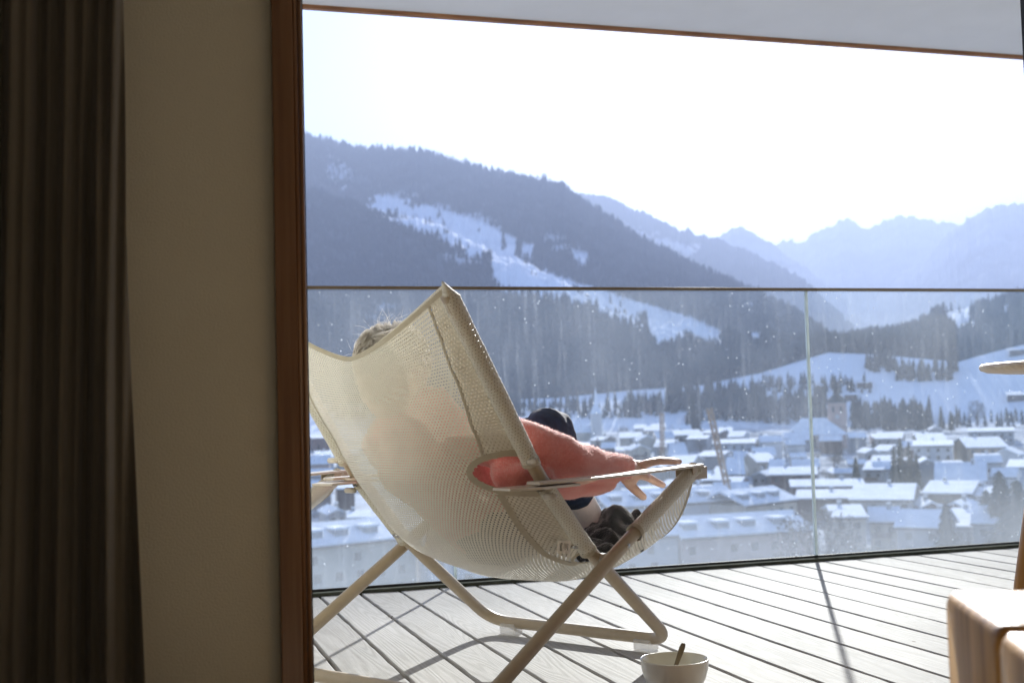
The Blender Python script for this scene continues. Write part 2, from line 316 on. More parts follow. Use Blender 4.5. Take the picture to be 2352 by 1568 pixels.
fpart('head', [(XL, 3.88, FY-.020, FY+.118, 2.2402, 2.258)], M['varnish'])
fpart('threshold', [(XL, 3.88, FY+.002, FY+.10, 0.0, .018)], M['varnish'])
# curtain
def curtain():
    cols, rows = 260, 60; Y0 = 2.03; v = []; f = []
    xr_top, xl = float(at_y(284, 300, Y0)[0]), -1.3
    folds = [float(at_y(p, 700, Y0)[0]) for p in (-60, 15, 62, 100, 150, 185, 225, 262, 285)]
    for j in range(rows+1):
        z = 2.38*j/rows
        for i in range(cols+1):
            s = i/cols; xe = at_y(284, 0, Y0)[0]+(.030*max(0, 1-z/1.0)**1.3)
            x = xl+(xe-xl)*(s**.72)
            u = x*1.0+.02*math.sin(z*1.3+2)
            amp = .028*(1-.25*s)*(.75+.6*mnoise.noise(Vector((u*11, z*.6, 1))))
            ph = 2*math.pi*u/.078+1.1*math.sin(z*.8+u*7)+.55*(1-z)*(1 if s > .7 else .4)+3.0*mnoise.noise(Vector((u*7, z*.35, 4)))
            y = Y0+amp*math.sin(ph)+.010*math.sin(2.7*ph+1.3)+.006*mnoise.noise(Vector((x*9, z*3, 2)))
            y -= .02*math.exp(-((x-(-.035+.02*(z-.6)*-1.2))/.012)**2)
            v.append((x, y, z+.01))
    for j in range(rows):
        for i in range(cols): a = j*(cols+1)+i; f.append((a, a+1, a+cols+2, a+cols+1))
    o = mesh_obj('curtain', v, f, M['curtain'], None, True); s = o.modifiers.new('s', 'SOLIDIFY'); s.thickness = .0015
    tag(o, 'dark beige floor-length curtain gathered in folds beside the plaster wall', 'curtain')
curtain()
# railing
rl = empty('glass_railing', (1, RAIL_Y, 0)); tag(rl, 'frameless glass balcony railing with slim bronze top rail and dusty panes', 'railing')
inv = Matrix.Translation((-1, -RAIL_Y, 0))
seams = [1.168-1.538*k for k in (3, 2, 1)]+[1.168, 2.706, 4.244, 5.782, 7.32, 8.86]
def rpart(name, mb, m, bevel=0, smooth=False):
    o = mb.build(name, m, rl, smooth=smooth, bevel=bevel); o.matrix_parent_inverse = inv; return o
b = MB(); b.box(-3.5, 8.8, RAIL_Y-.014, RAIL_Y+.014, RAIL_Z-.012, RAIL_Z); rpart('top_rail', b, M['bronze'], .0015)
for a_, b_ in zip(seams, seams[1:]):
    b = MB(); b.box(a_+.006, b_-.006, RAIL_Y-.006, RAIL_Y+.006, .0, RAIL_Z-.0125); rpart('glass_pane', b, M['glass'])
for s in seams[1:-1]:
    b = MB(); b.box(s-.0045, s+.0045, RAIL_Y-.007, RAIL_Y+.007, .004, RAIL_Z-.013); rpart('seam_gasket', b, M['gasket'])
    b = MB(); b.box(s-.006, s+.006, RAIL_Y-.012, RAIL_Y-.0075, .0, .014); rpart('clip', b, M['black'])
b = MB(); b.box(-3.5, 8.8, RAIL_Y-.058, RAIL_Y-.012, -.03, .012); b.box(-3.5, 8.8, RAIL_Y+.012, RAIL_Y+.04, -.03, .012); b.box(-3.5, 8.8, RAIL_Y-.012, RAIL_Y+.012, -.04, -.005); rpart('bottom_channel', b, M['channel'], .003)
b = MB(); b.box(-3.5, 8.8, RAIL_Y-.0118, RAIL_Y-.0065, .002, .020); rpart('pane_gasket', b, M['black'])

# ------------------------------------------------------------------ deck chair
CH_O = Vector((1.1896, 3.3047, 0)); CH_RZ = -R(56.83)
A_TOP, A_MID, A_KNEE = (-.845, .915), (-.545, .500), (-.345, .298)
def ax(s, p): return (s*.312, p[0], p[1])
def make_chair(root, occupied=True):
    P = []
    # frame A: back posts down to the front floor bar
    path = [ax(1, (-.838, .902)), ax(1, A_MID), ax(1, A_KNEE), ax(1, (-.03, .058)), (.312, .0, .036), (-.312, .0, .036), ax(-1, (-.03, .058)), ax(-1, A_KNEE), ax(-1, A_MID), ax(-1, (-.838, .902))]
    pts = fillet([path[0], path[1], path[2], (.312, -.0, .032), (-.312, -.0, .032), path[7], path[8], path[9]], [.12, .10, .075, .075, .10, .12], 8)
    b = MB(); b.tube(pts, .0165, 16); P.append(b.build('back_frame', M['tube'], root, True))
    pts = fillet([(.352, .085, .478), (.352, -.25, .315), (.352, -.80, .030), (-.352, -.80, .030), (-.352, -.25, .315), (-.352, .085, .478)], [.05, .07, .07, .05], 8)
    b = MB(); b.tube(pts, .0165, 16); P.append(b.build('seat_frame', M['tube'], root, True))
    for s in (1, -1):                         # pivot spacers
        b = MB(); b.tube([(s*.300, -.318, .283), (s*.345, -.318, .283)], .012, 12); P.append(b.build('pivot', M['plastic'], root, True))
        b = MB(); b.tube([(s*.352, -.262, .309), (s*.3705, -.262, .309)], .006, 12); b.build('bolt', M['bolt'], root, True); b = MB(); b.tube([(s*.312, -.395, .318), (s*.2935, -.395, .318)], .0055, 10); b.build('bolt', M['bolt'], root, True)
        b = MB()                               # clear foot clips
        for xx in (s*.235,): b.box(xx-.028, xx+.028, -.021, .021, .0, .030)
        P.append(b.build('foot_clip', M['clip'], root, bevel=.004))
    for s in (1, -1):
        arm_root = MB(); X0 = s*.345
        # armrest: slightly bowed flat plate, U channel at the front
        n = 14; v = []; hw = .0265; th = .0035
        ys = np.linspace(-.60, .105, n)
        for i, y in enumerate(ys):
            z = .4785+.010*math.sin((y+.6)/.705*math.pi)*-.25+.006*(y+.6)/.7; w_ = hw*(1 if y > -.5 else .75+.25*(y+.6)/.1)
            v += [(X0-w_, y, z), (X0+w_, y, z), (X0+w_, y, z+th*2), (X0-w_, y, z+th*2)]
        f = []
        for i in range(n-1):
            for k in range(4): f.append((i*4+k, (i+1)*4+k, (i+1)*4+(k+1) % 4, i*4+(k+1) % 4))
        f += [(0, 1, 2, 3), tuple((n-1)*4+k for k in (3, 2, 1, 0))]
        arm_root.add(v, f); arm = arm_root.build('armrest', M['plastic'], root, bevel=.0015); P.append(arm)
        c = MB(); c.box(X0-.0275, X0-.0245, .045, .118, .452, .4845); c.box(X0+.0245, X0+.0275, .045, .118, .452, .4845); c.box(X0-.0245, X0+.0245, .115, .118, .452, .4845)
        c.build('front_bracket', M['tube'], arm, bevel=.001)
        # rear bracket: pointed plate with a collar round the post
        zz = .4685; bp = [(X0-s*.075, -.655), (X0-s*.012, -.668), (X0+s*.030, -.60), (X0+s*.030, -.46), (X0-s*.02, -.43), (X0-s*.062, -.50)]
        v = [(x, y, zz) for x, y in bp]+[(x, y, zz+.006) for x, y in bp]; f = [tuple(range(6))[::-1], tuple(range(6, 12))]+[(k, (k+1) % 6, 6+(k+1) % 6, 6+k) for k in range(6)]
        c = MB(); c.add(v, f); c.build('rear_bracket', M['plastic'], arm, bevel=.002)
        cy = -.527; ring = [(s*.312+.030*math.cos(t), cy+.036*math.sin(t), zz+.011) for t in np.linspace(0, 2*math.pi, 25)]
        c = MB(); c.tube(ring, .0035, 8, caps=False); c.build('collar', M['plastic'], arm, True)
        for (yy, z_) in ((-.585, .530), (-.527, .448)):
            c = MB(); c.tube([(s*.322, yy, z_), (s*.352, yy-.004, z_)], .0075, 12); c.tube([(s*.352, yy-.004, z_), (s*.357, yy-.004, z_)], .0035, 8); c.build('screw', M['plastic'], arm, True)
    # sling
    EK = [(0, (.312, -.848, .925)), (.33, (.312, -.560, .520)), (.36, (.312, -.535, .490)), (.53, (.312, -.352, .302)), (.60, (.338, -.262, .288)), (.66, (.352, -.215, .332)), (.99, (.352, .085, .476)), (1, (.352, .090, .478))]
    if occupied:
        CK = [(0, (0, -.790, .785)), (.10, (0, -.800, .735)), (.22, (0, -.790, .640)), (.36, (0, -.745, .495)), (.48, (0, -.632, .358)), (.56, (0, -.495, .270)), (.64, (0, -.350, .218)), (.72, (0, -.220, .194)), (.82, (0, -.08, .205)), (.92, (0, .04, .235)), (1, (0, .13, .268))]
    else:
        CK = [(0, (0, -.800, .85)), (.22, (0, -.700, .62)), (.36, (0, -.585, .455)), (.48, (0, -.47, .34)), (.56, (0, -.37, .27)), (.64, (0, -.27, .235)), (.82, (0, -.05, .28)), (1, (0, .12, .38))]
    def smoothk(K, n):
        ts = np.linspace(0, 1, n); a = np.array([lerpk(K, t) for t in ts]); ker = np.hanning(max(5, n//14)|1); ker /= ker.sum(); h = len(ker)//2
        pad = np.vstack([a[0]*2-a[h:0:-1], a, a[-1]*2-a[-2:-h-2:-1]]); return np.array([np.convolve(pad[:, k], ker, 'valid') for k in range(3)]).T
    nu, nv = 90, 220
    E = smoothk(EK, nv+1); C = smoothk(CK, nv+1)
    seg = np.r_[0, np.cumsum(np.linalg.norm(np.diff((E+C)/2, axis=0), axis=1))]
    V = []; UV = []
    for j in range(nv+1):
        t = j/nv; p = 1.45+.75*min(1, t/.18) if t < .18 else (2.2+1.0*min(1, (t-.18)/.27))
        if t > .66: p = 3.2+(t-.66)*4.5
        for i in range(nu+1):
            u = -1+2*i/nu; us = u+.16*(1-u*u)*max(0, 1-t/.25); au = abs(us); wgt = 1-au**(p if us > 0 or t < .18 else p-(p-1.6)*max(0, min(1, (t-.18)/.1))*max(0, min(1, (.74-t)/.12)))
            q = E[j]*(1-wgt)+C[j]*wgt; q[0] = E[j][0]*u
            # puckered pocket beside the posts
            if occupied or True:
                m_ = math.exp(-((au-.86)/.07)**2)*(1 if t < .34 else .35)*(.4+.6*min(1, t/.1))
                nb = mnoise.noise(Vector((u*3+11, t*22, 3)))*.010+mnoise.noise(Vector((u*11, t*50, 9)))*.003
                q = q+np.array([0, -.75, -.45])*m_*(.006+nb)
                q = q+np.array([0, -.8, -.5])*mnoise.noise(Vector((u*2.4, t*5, 1)))*.006*wgt
            V.append(q); UV.append((u*.37, seg[j]))
    V = np.array(V); F = []
    hy = .362
    def inhole(u, t): return ((abs(u)-.965)/.245)**2+((t-.348)/.040)**2 < 1
    for j in range(nv):
        for i in range(nu):
            u = -1+2*(i+.5)/nu; t = (j+.5)/nv
            if inhole(u, t): continue
            if .530 < t < .645 and abs(u) > 1-.16*math.sin((t-.530)/.115*math.pi): continue
            a_ = j*(nu+1)+i; F.append((a_, a_+nu+1, a_+nu+2, a_+1))
    sl = mesh_obj('sling', V, F, M['mesh'], root, True, UV); P.append(sl)
    def SP(u, t, off=.0018):
        fi = (u+1)/2*nu; fj = t*nv; i = min(nu-1, max(0, int(fi))); j = min(nv-1, max(0, int(fj))); a_ = fi-i; b_ = fj-j
        g = lambda jj, ii: V[jj*(nu+1)+ii]
        q = (g(j, i)*(1-a_)+g(j, i+1)*a_)*(1-b_)+(g(j+1, i)*(1-a_)+g(j+1, i+1)*a_)*b_
        du = g(j, i+1)-g(j, i); dv = g(j+1, i)-g(j, i); n_ = np.cross(du, dv); n_ /= np.linalg.norm(n_)+1e-9
        if n_[1] > 0 or (t > .6 and n_[2] > 0): n_ = -n_
        return q+n_*off, n_
    def strip(name, path, wdt, off=.0016, mat_='strap'):
        v = []; f = []
        for k, (u, t) in enumerate(path):
            q, n_ = SP(u, t, off); k0 = path[max(0, k-1)]; k1 = path[min(len(path)-1, k+1)]
            d = SP(*k1, off)[0]-SP(*k0, off)[0]; d /= np.linalg.norm(d)+1e-9; w_ = np.cross(d, n_); v += [q-w_*wdt/2, q+w_*wdt/2, q+w_*wdt/2-n_*off*.7, q-w_*wdt/2-n_*off*.7]
        for k in range(len(path)-1):
            for e_ in range(4): f.append((k*4+e_, k*4+(e_+1) % 4, (k+1)*4+(e_+1) % 4, (k+1)*4+e_))
        return mesh_obj(name, v, f, M[mat_], sl, False)
    for s in (1, -1):
        strip('seam_strip', [(s*.80, t) for t in np.linspace(.004, .31, 60)], .006)
        strip('seam_strip', [(s*.80, t) for t in np.linspace(.39, .60, 40)], .014)
        strip('hole_hem', [(s*min(.998, .965+.262*math.cos(a)), .348+.045*math.sin(a)) for a in np.linspace(R(82), R(278), 44)], .014)
        strip('edge_hem', [(s*(.995-.16*math.sin((t-.530)/.115*math.pi)), t) for t in np.linspace(.532, .643, 24)], .007)
    strip('top_hem', [(u, .008) for u in np.linspace(-.985, .985, 90)], .011)
    strip('front_hem', [(u, .990) for u in np.linspace(-.985, .985, 90)], .013)
    for s in (1, -1):                         # pocket: second layer of mesh beside the posts
        for t0, t1 in ((.004, .315), (.385, .525)):
            n_ = 50; v = []; f = []; uv = []
            for j in range(n_+1):
                for i in range(9):
                    u = s*(.80+.185*i/8); q, nn = SP(u, t0+(t1-t0)*j/n_, -.006-.012*math.sin(i/8*math.pi)); v.append(q); uv.append((u*.37+.0021, seg[min(nv, int((t0+(t1-t0)*j/n_)*nv))]+.002))
            for j in range(n_):
                for i in range(8): a_ = j*9+i; f.append((a_, a_+1, a_+10, a_+9))
            mesh_obj('pocket_lining', v, f, M['strap'], sl, True, uv)
    # sleeves round the tubes
    for s in (1, -1):
        for (nm, K, t0, t1, rr) in (('sleeve', EK, 0.0, .325, .0205), ('sleeve', EK, .375, .530, .0205), ('sleeve', EK, .665, .992, .021)):
            pp = [Vector(lerpk(K, t)) for t in np.linspace(t0, t1, 26)]
            if t0 == 0: pp[0] = Vector((.312, -.850, .927)); rad = [(.003, .010), (.012, .019)]+[rr*(1+.06*random.random()) for _ in pp[2:]]
            else: rad = [rr*(1+.04*random.random()) for _ in pp]
            b = MB(); b.tube([(s*p.x, p.y, p.z) for p in pp], rad, 20, caps=False); sv = b.build(nm, M['mesh'], sl, True)
            for ii, jj in ((-1, -2), (0, 1)) if t0 else ((-1, -2),):
                q0, q1 = pp[ii], pp[ii]+(pp[jj]-pp[ii]).normalized()*.011
                b = MB(); b.tube([(s*q0.x, q0.y, q0.z), (s*q1.x, q1.y, q1.z)], rr*1.085, 20, caps=False); b.build('cuff', M['strap'], sl, True)
    return SP, sl
def clipmat():
    m, t, b = newmat('clear_plastic'); b.inputs['Base Color'].default_value = (.85, .85, .85, 1); b.inputs['Roughness'].default_value = .12; b.inputs['Alpha'].default_value = .45; return m
M['clip'] = clipmat()
chair = empty('deck_chair', CH_O, CH_RZ)
tag(chair, 'beige mesh sling deck chair with tubular frame holding the reclining person', 'deck chair', 'mesh deck chairs on the terrace')
SP, sling = make_chair(chair)
# care tag sewn on the lower seam, writing sideways
def care_tag():
    q = Vector((.283, -.448, .338)); u_ = Vector((.30, .70, -.10)).normalized(); v_ = Vector((-.12, -.30, -.62)).normalized(); n_ = u_.cross(v_).normalized(); v_ = n_.cross(u_).normalized()*1
    W_, H_ = .036, .030
    def P(a, b_, o_=0): return q+u_*a+v_*b_+n_*o_
    side = 1 if n_.dot(Vector((0, -1, -.3))) > 0 else -1
    grid = []; f = []
    for j in range(5):
        for i in range(7): a_ = i/6*W_; b_ = j/4*H_; grid.append(P(a_, b_, side*(.016+.003*math.sin(a_*90))))
    for j in range(4):
        for i in range(6): k = j*7+i; f.append((k, k+1, k+8, k+7))
    o = mesh_obj('care_tag', grid, f, M['label'], sling); sm = o.modifiers.new('s', 'SOLIDIFY'); sm.thickness = .0006
    cu = bpy.data.curves.new('t', 'FONT'); cu.body = 'emu'; cu.size = .011; cu.extrude = .0001; cu.align_x = 'CENTER'; to = bpy.data.objects.new('t', cu); col.objects.link(to)
    bpy.context.view_layer.update(); me = bpy.data.meshes.new_from_object(to.evaluated_get(bpy.context.evaluated_depsgraph_get())); bpy.data.objects.remove(to)
    # text runs along -v (sideways) near the left end of the tag
    tx = -v_; ty = (n_*side).cross(tx).normalized(); org = P(.0115, H_*.5, side*.0200)
    for vv in me.vertices: c = vv.co.copy(); vv.co = org+tx*c.x+ty*c.y+n_*side*c.z
    t = bpy.data.objects.new('lettering', me); col.objects.link(t); t.parent = o; me.materials.append(M['ink'])
    b = MB()
    for k in range(4):
        c0 = P(.0165+k*.0035, .006, side*.0198); c1 = P(.0165+k*.0035, .006+.012+.004*(k % 2), side*.0198); w_ = u_*.0005
        b.add([c0-w_, c1-w_, c1+w_, c0+w_], [(0, 1, 2, 3)])
    b.build('small_print', M['ink'], o)
care_tag()
# the neighbouring chair, of which the right front corner shows at the door frame
ch2 = empty('deck_chair', (.30, 3.80, 0), CH_RZ+R(3)); tag(ch2, 'second mesh deck chair mostly hidden behind the door frame, only an armrest corner showing', 'deck chair', 'mesh deck chairs on the terrace')
make_chair(ch2, False)
# ------------------------------------------------------------------ person
def remeshed(name, mb, mat_, parent, voxel, smooth=3):
    o = mb.build('tmp', None, None); m = o.modifiers.new('r', 'REMESH'); m.mode = 'VOXEL'; m.voxel_size = voxel; m.use_smooth_shade = True
    s = o.modifiers.new('s', 'SMOOTH'); s.factor = .5; s.iterations = smooth
    bpy.context.view_layer.update(); dg = bpy.context.evaluated_depsgraph_get(); me = bpy.data.meshes.new_from_object(o.evaluated_get(dg)); bpy.data.objects.remove(o)
    me.name = name; n = bpy.data.objects.new(name, me); col.objects.link(n); me.materials.clear(); me.materials.append(mat_)
    me.polygons.foreach_set('use_smooth', [True]*len(me.polygons))
    if parent: n.parent = parent
    return n
def displace(o, fn):
    me = o.data; n = len(me.vertices); C = np.zeros(n*3, dtype=np.float32); Nn = C.copy(); me.vertices.foreach_get('co', C); me.vertices.foreach_get('normal', Nn)
    C = C.reshape(-1, 3); Nn = Nn.reshape(-1, 3); d = np.array([fn(Vector(c)) for c in C.tolist()], dtype=np.float32); me.vertices.foreach_set('co', (C+Nn*d[:, None]).ravel()); me.update()
def limb(mb, pts, rads, n=20, sub=6):
    """smooth loft through joints with per-joint (rx, ry) radii"""
    P = catmull(pts, sub); Rr = []
    rr = [(r if hasattr(r, '__len__') else (r, r)) for r in rads]
    for i in range(len(rr)-1):
        for k in range(sub): t = k/sub; t = t*t*(3-2*t); Rr.append((rr[i][0]*(1-t)+rr[i+1][0]*t, rr[i][1]*(1-t)+rr[i+1][1]*t))
    Rr.append(rr[-1])
    d0 = (P[0]-P[1]).normalized(); d1 = (P[-1]-P[-2]).normalized()
    a, b = Rr[0], Rr[-1]
    P = [P[0]+d0*max(a)*.9, P[0]+d0*max(a)*.6]+P+[P[-1]+d1*max(b)*.6, P[-1]+d1*max(b)*.9]
    Rr = [(a[0]*.35, a[1]*.35), (a[0]*.8, a[1]*.8)]+Rr+[(b[0]*.8, b[1]*.8), (b[0]*.35, b[1]*.35)]
    mb.tube(P, Rr, n)
def ball(mb, c, r, n=20, m=14):
    c = Vector(c); v = []; f = []
    for j in range(1, m):
        for i in range(n):
            a = 2*math.pi*i/n; b = math.pi*j/m
            v.append((c.x+r[0]*math.sin(b)*math.cos(a), c.y+r[1]*math.sin(b)*math.sin(a), c.z+r[2]*math.cos(b)))
    v += [(c.x, c.y, c.z+r[2]), (c.x, c.y, c.z-r[2])]; t = len(v)-2
    for j in range(m-2):
        for i in range(n): f.append((j*n+i, (j+1)*n+i, (j+1)*n+(i+1) % n, j*n+(i+1) % n))
    for i in range(n): f.append((t, i, (i+1) % n)); f.append((t+1, (m-2)*n+(i+1) % n, (m-2)*n+i))
    mb.add(v, f)
HEAD = Vector((-.035, -.660, .734))
def hand(mb, wrist, fwd, up, side, digits, w=.040):
    """palm with four fingers and a thumb; digits: list of lists of joints (world-local points)"""
    limb(mb, [wrist-fwd*.03, wrist, wrist+fwd*.035, wrist+fwd*.075], [(.021, .027), (.019, .028), (.016, .038), (.013, .040)], 16)
    for pts, r0 in digits:
        k = len(pts); limb(mb, pts, [r0*(1-.10*i) for i in range(k)], 12, 5)
def person():
    root = empty('person', CH_O, CH_RZ)
    b = MB()
    # trunk, neck, head (one surface)
    limb(b, [(.02, -.34, .35), (.02, -.41, .39), (.01, -.49, .475), (0, -.565, .56), (0, -.60, .60)], [(.105, .068), (.105, .068), (.11, .07), (.13, .078), (.095, .055)], 24)
    limb(b, [(0, -.595, .60), (-.02, -.635, .665), HEAD], [.05, .046, .052], 16)
    ball(b, HEAD, (.074, .092, .108)); ball(b, HEAD+Vector((0, .045, -.045)), (.055, .055, .06))
    ball(b, HEAD+Vector((0, .095, -.012)), (.012, .020, .018)); ball(b, HEAD+Vector((0, .086, -.055)), (.026, .012, .008)); ball(b, HEAD+Vector((0, .075, -.088)), (.022, .02, .02))
    for s in (1, -1):
        ball(b, HEAD+Vector((s*.074, .0, -.012)), (.010, .022, .032)); ball(b, HEAD+Vector((s*.030, .078, .012)), (.014, .010, .010))
    # right arm and hand on / over the right armrest
    wrist = Vector((.268, -.105, .492)); elbow = Vector((.262, -.36, .500))
    limb(b, [(.155, -.575, .595), (.21, -.48, .55), elbow, (.265, -.24, .497), wrist], [.048, .044, .038, .034, (.022, .028)], 16)
    # knuckle line leaves the wrist forward; fingers 1-2 rest on the arm rest, 3rd hangs inside, thumb drops
    palm = [wrist, Vector((.262, -.070, .487)), Vector((.258, -.035, .480))]
    limb(b, palm, [(.021, .028), (.017, .036), (.014, .038)], 16)
    K = Vector
    fingers = [([K((.285, -.060, .497)), K((.300, -.015, .5035)), K((.310, .028, .5015)), K((.316, .056, .498))], .0105),
               ([K((.272, -.050, .495)), K((.283, .005, .5045)), K((.295, .055, .5025)), K((.302, .092, .4975))], .0105),
               ([K((.262, -.045, .474)), K((.262, -.006, .461)), K((.268, .026, .446)), K((.272, .052, .436))], .0118),
               ([K((.250, -.045, .486)), K((.235, -.010, .486)), K((.226, .018, .477)), K((.222, .034, .468))], .0098),
               ([K((.258, -.110, .474)), K((.258, -.088, .448)), K((.262, -.066, .430)), K((.266, -.036, .410))], .0135)]
    ball(b, (.263, -.070, .482), (.020, .046, .028)); ball(b, (.262, -.105, .482), (.021, .040, .026)); ball(b, (.262, -.092, .468), (.017, .040, .026))
    for p, r in fingers: limb(b, p, [r*1.1, r, r*.93, r*.82], 12, 5)
    # left arm along the left armrest, hand relaxed on it
    we = Vector((-.300, -.12, .515))
    limb(b, [(-.155, -.575, .595), (-.24, -.48, .55), (-.30, -.37, .53), (-.30, -.24, .52), we], [.048, .044, .038, .034, (.022, .028)], 16)
    limb(b, [we, we+K((0, .035, -.004)), we+K((0, .07, -.008))], [(.021, .028), (.017, .036), (.013, .038)], 16)
    for i, (dx, ln) in enumerate(((-.030, .062), (-.010, .076), (.010, .080), (.030, .070))):
        p0 = we+K((dx*.9, .07, -.006)); limb(b, [p0, p0+K((dx*.1, ln*.4, .002)), p0+K((dx*.15, ln*.75, -.004)), p0+K((dx*.18, ln, -.012))], [.0098, .009, .0084, .0074], 12, 5)
    limb(b, [we+K((.022, .01, -.01)), we+K((.042, .035, -.016)), we+K((.050, .06, -.018)), we+K((.052, .08, -.02))], [.012, .0115, .010, .009], 12, 5)
    # legs
    legs = {1: [(.085, -.32, .340), (.078, -.25, .450), (.052, -.162, .590), (.048, -.105, .49), (.050, .010, .350)],
            -1: [(-.055, -.32, .345), (-.08, -.22, .450), (-.055, -.100, .560), (-.05, -.03, .46), (-.055, .08, .335)]}
    for s, p in legs.items():
        limb(b, p, [.062, .062, .052, .052, .034], 20)
        a = K(p[-1]); limb(b, [a, a+K((s*.004, .012, -.03)), a+K((s*.012, .075, -.032)), a+K((s*.018, .135, -.020))], [.034, .034, (.026, .034), (.015, .030)], 16)
    body = remeshed('body', b, M['skin'], root, .0048, 4)
    # nails of the visible hand
    # ---- clothes
    s_ = MB()
    limb(s_, [(.02, -.36, .375), (.02, -.425, .415), (.01, -.50, .485), (0, -.57, .56), (0, -.60, .61)], [(.122, .080), (.125, .084), (.130, .088), (.150, .092), (.115, .070)], 28)
    # right sleeve: wide, soft, resting on and hanging beside the armrest
    limb(s_, [(.14, -.565, .590), (.215, -.49, .565), (.255, -.405, .535), (.262, -.315, .512), (.262, -.225, .498), (.266, -.150, .492), (.268, -.118, .491)],
         [(.060, .066), (.060, .070), (.054, .062), (.048, .054), (.041, .047), (.032, .038), (.027, .032)], 24)
    limb(s_, [(.215, -.54, .500), (.248, -.49, .482), (.245, -.40, .462), (.243, -.30, .458), (.240, -.215, .458), (.240, -.170, .460)], [(.038, .04), (.036, .040), (.036, .036), (.034, .034), (.034, .036), (.028, .032)], 20)
    limb(s_, [(.225, -.565, .492), (.250, -.530, .490), (.262, -.47, .490)], [.026, .032, .034], 16)
    limb(s_, [(-.14, -.565, .590), (-.24, -.48, .565), (-.30, -.37, .545), (-.30, -.25, .535), (-.30, -.14, .520)], [.066, .070, .060, .052, .036], 20)
    sw = remeshed('sweater', s_, M['sweater'], root, .006, 5)
    # knit folds
    displace(sw, lambda c: mnoise.noise(Vector((c.x*22, c.y*15, c.z*26)))*.006+mnoise.noise(Vector((c.x*6+c.y*11, c.z*9, 4)))*.006+(.0022*math.sin(c.y*900) if c.y > -.150 and c.x > 0 else 0))
    # jeans
    j = MB()
    limb(j, [(.02, -.32, .350), (.02, -.385, .375)], [(.125, .085), (.12, .085)], 24)
    for s, p in legs.items():
        q = [Vector(x) for x in p]; end = q[-2].lerp(q[-1], .46)
        limb(j, [q[0], q[1], q[2]+Vector((0, -.004, .008)), q[3], end], [.070, .072, .062, .061, .056], 24)
    je = remeshed('jeans', j, M['jeans'], root, .0055, 3)
    displace(je, lambda c: mnoise.noise(Vector((c.x*16, c.y*16, c.z*26+5)))*.007-abs(mnoise.noise(Vector((c.x*11+3, c.y*14, c.z*15))))*.014+.003)
    # socks
    for s, p in legs.items():
        q = [Vector(x) for x in p]; k = MB(); a0 = q[-2].lerp(q[-1], .36)
        limb(k, [a0, q[-1], q[-1]+Vector((s*.004, .012, -.03)), q[-1]+Vector((s*.012, .075, -.032)), q[-1]+Vector((s*.018, .135, -.020))], [.040, .040, .040, (.032, .040), (.020, .036)], 18)
        so = remeshed('sock', k, M['sock'], root, .006, 3)
        displace(so, lambda c: mnoise.noise(c*40)*.003)
    # sweater fuzz, pale and wider on top: sunlit rim put into the fibres
    NV = len(sw.data.vertices); VC = np.zeros(NV*3, dtype=np.float32); VN = VC.copy(); sw.data.vertices.foreach_get('co', VC); sw.data.vertices.foreach_get('normal', VN); VC = VC.reshape(-1, 3).tolist(); VN = VN.reshape(-1, 3).tolist(); rr = random.Random(5); V_ = []; F_ = []
    sunl = Vector((0, 0, 1))
    for k in range(70000):
        q_ = rr.randrange(NV)
        if VC[q_][1] < -.60 or VC[q_][0] < .12: continue
        vco = Vector(VC[q_]); n = (Vector(VN[q_])+Vector((rr.uniform(-.7, .7), rr.uniform(-.7, .7), rr.uniform(-.7, .7)))).normalized(); top = n.z > .25; L = rr.uniform(.003, .008) if top else rr.uniform(.002, .006); t = n.orthogonal().normalized()*(.0004 if VN[q_][2] > .25 else .00022)
        p0 = vco-n*.001; i = len(V_); V_ += [p0-t, p0+t, p0+n*L]; F_.append((i, i+1, i+2))
    mesh_obj('wool_fibres', V_, F_, M['fuzz'], sw)
    # hair: cap plus loose locks gathered up into a soft knot
    hb = MB()
    ball(hb, HEAD+Vector((0, -.006, .010)), (.078, .093, .101), 28, 20)
    cap = remeshed('hair', hb, M['hair'], root, .006, 1)
    # open the face side
    bm = bmesh.new(); bm.from_mesh(cap.data)
    kill = [v for v in bm.verts if (v.co.y-HEAD.y) > .035 and (v.co.z-HEAD.z) < .055 and abs(v.co.x-HEAD.x) < .068]
    bmesh.ops.delete(bm, geom=kill, context='VERTS')
    for v in bm.verts:
        d = (v.co-HEAD); v.co += v.normal*(.004*math.sin(math.atan2(d.x, d.z)*26+d.y*30)+.004*mnoise.noise(v.co*25))
    bm.to_mesh(cap.data); bm.free()
    V_ = []; F_ = []
    def strand(pts, w0=.0007):
        P_ = catmull(pts, 5); i0 = len(V_)
        for k, p in enumerate(P_):
            t = (P_[min(k+1, len(P_)-1)]-P_[max(0, k-1)]).normalized(); a = t.orthogonal().normalized(); b_ = t.cross(a); w = w0*(1-.8*k/len(P_))
            for ang in (0, 2.094, 4.189): V_.append(p+(a*math.cos(ang)+b_*math.sin(ang))*w)
        for k in range(len(P_)-1):
            for e_ in range(3): F_.append((i0+k*3+e_, i0+k*3+(e_+1) % 3, i0+(k+1)*3+(e_+1) % 3, i0+(k+1)*3+e_))
    def sph(th, ph, r): return HEAD+Vector((math.sin(th)*math.cos(ph)*.085*r, math.sin(th)*math.sin(ph)*.100*r-.006, math.cos(th)*.112*r+.012))
    knot = HEAD+Vector((.035, -.055, .088))
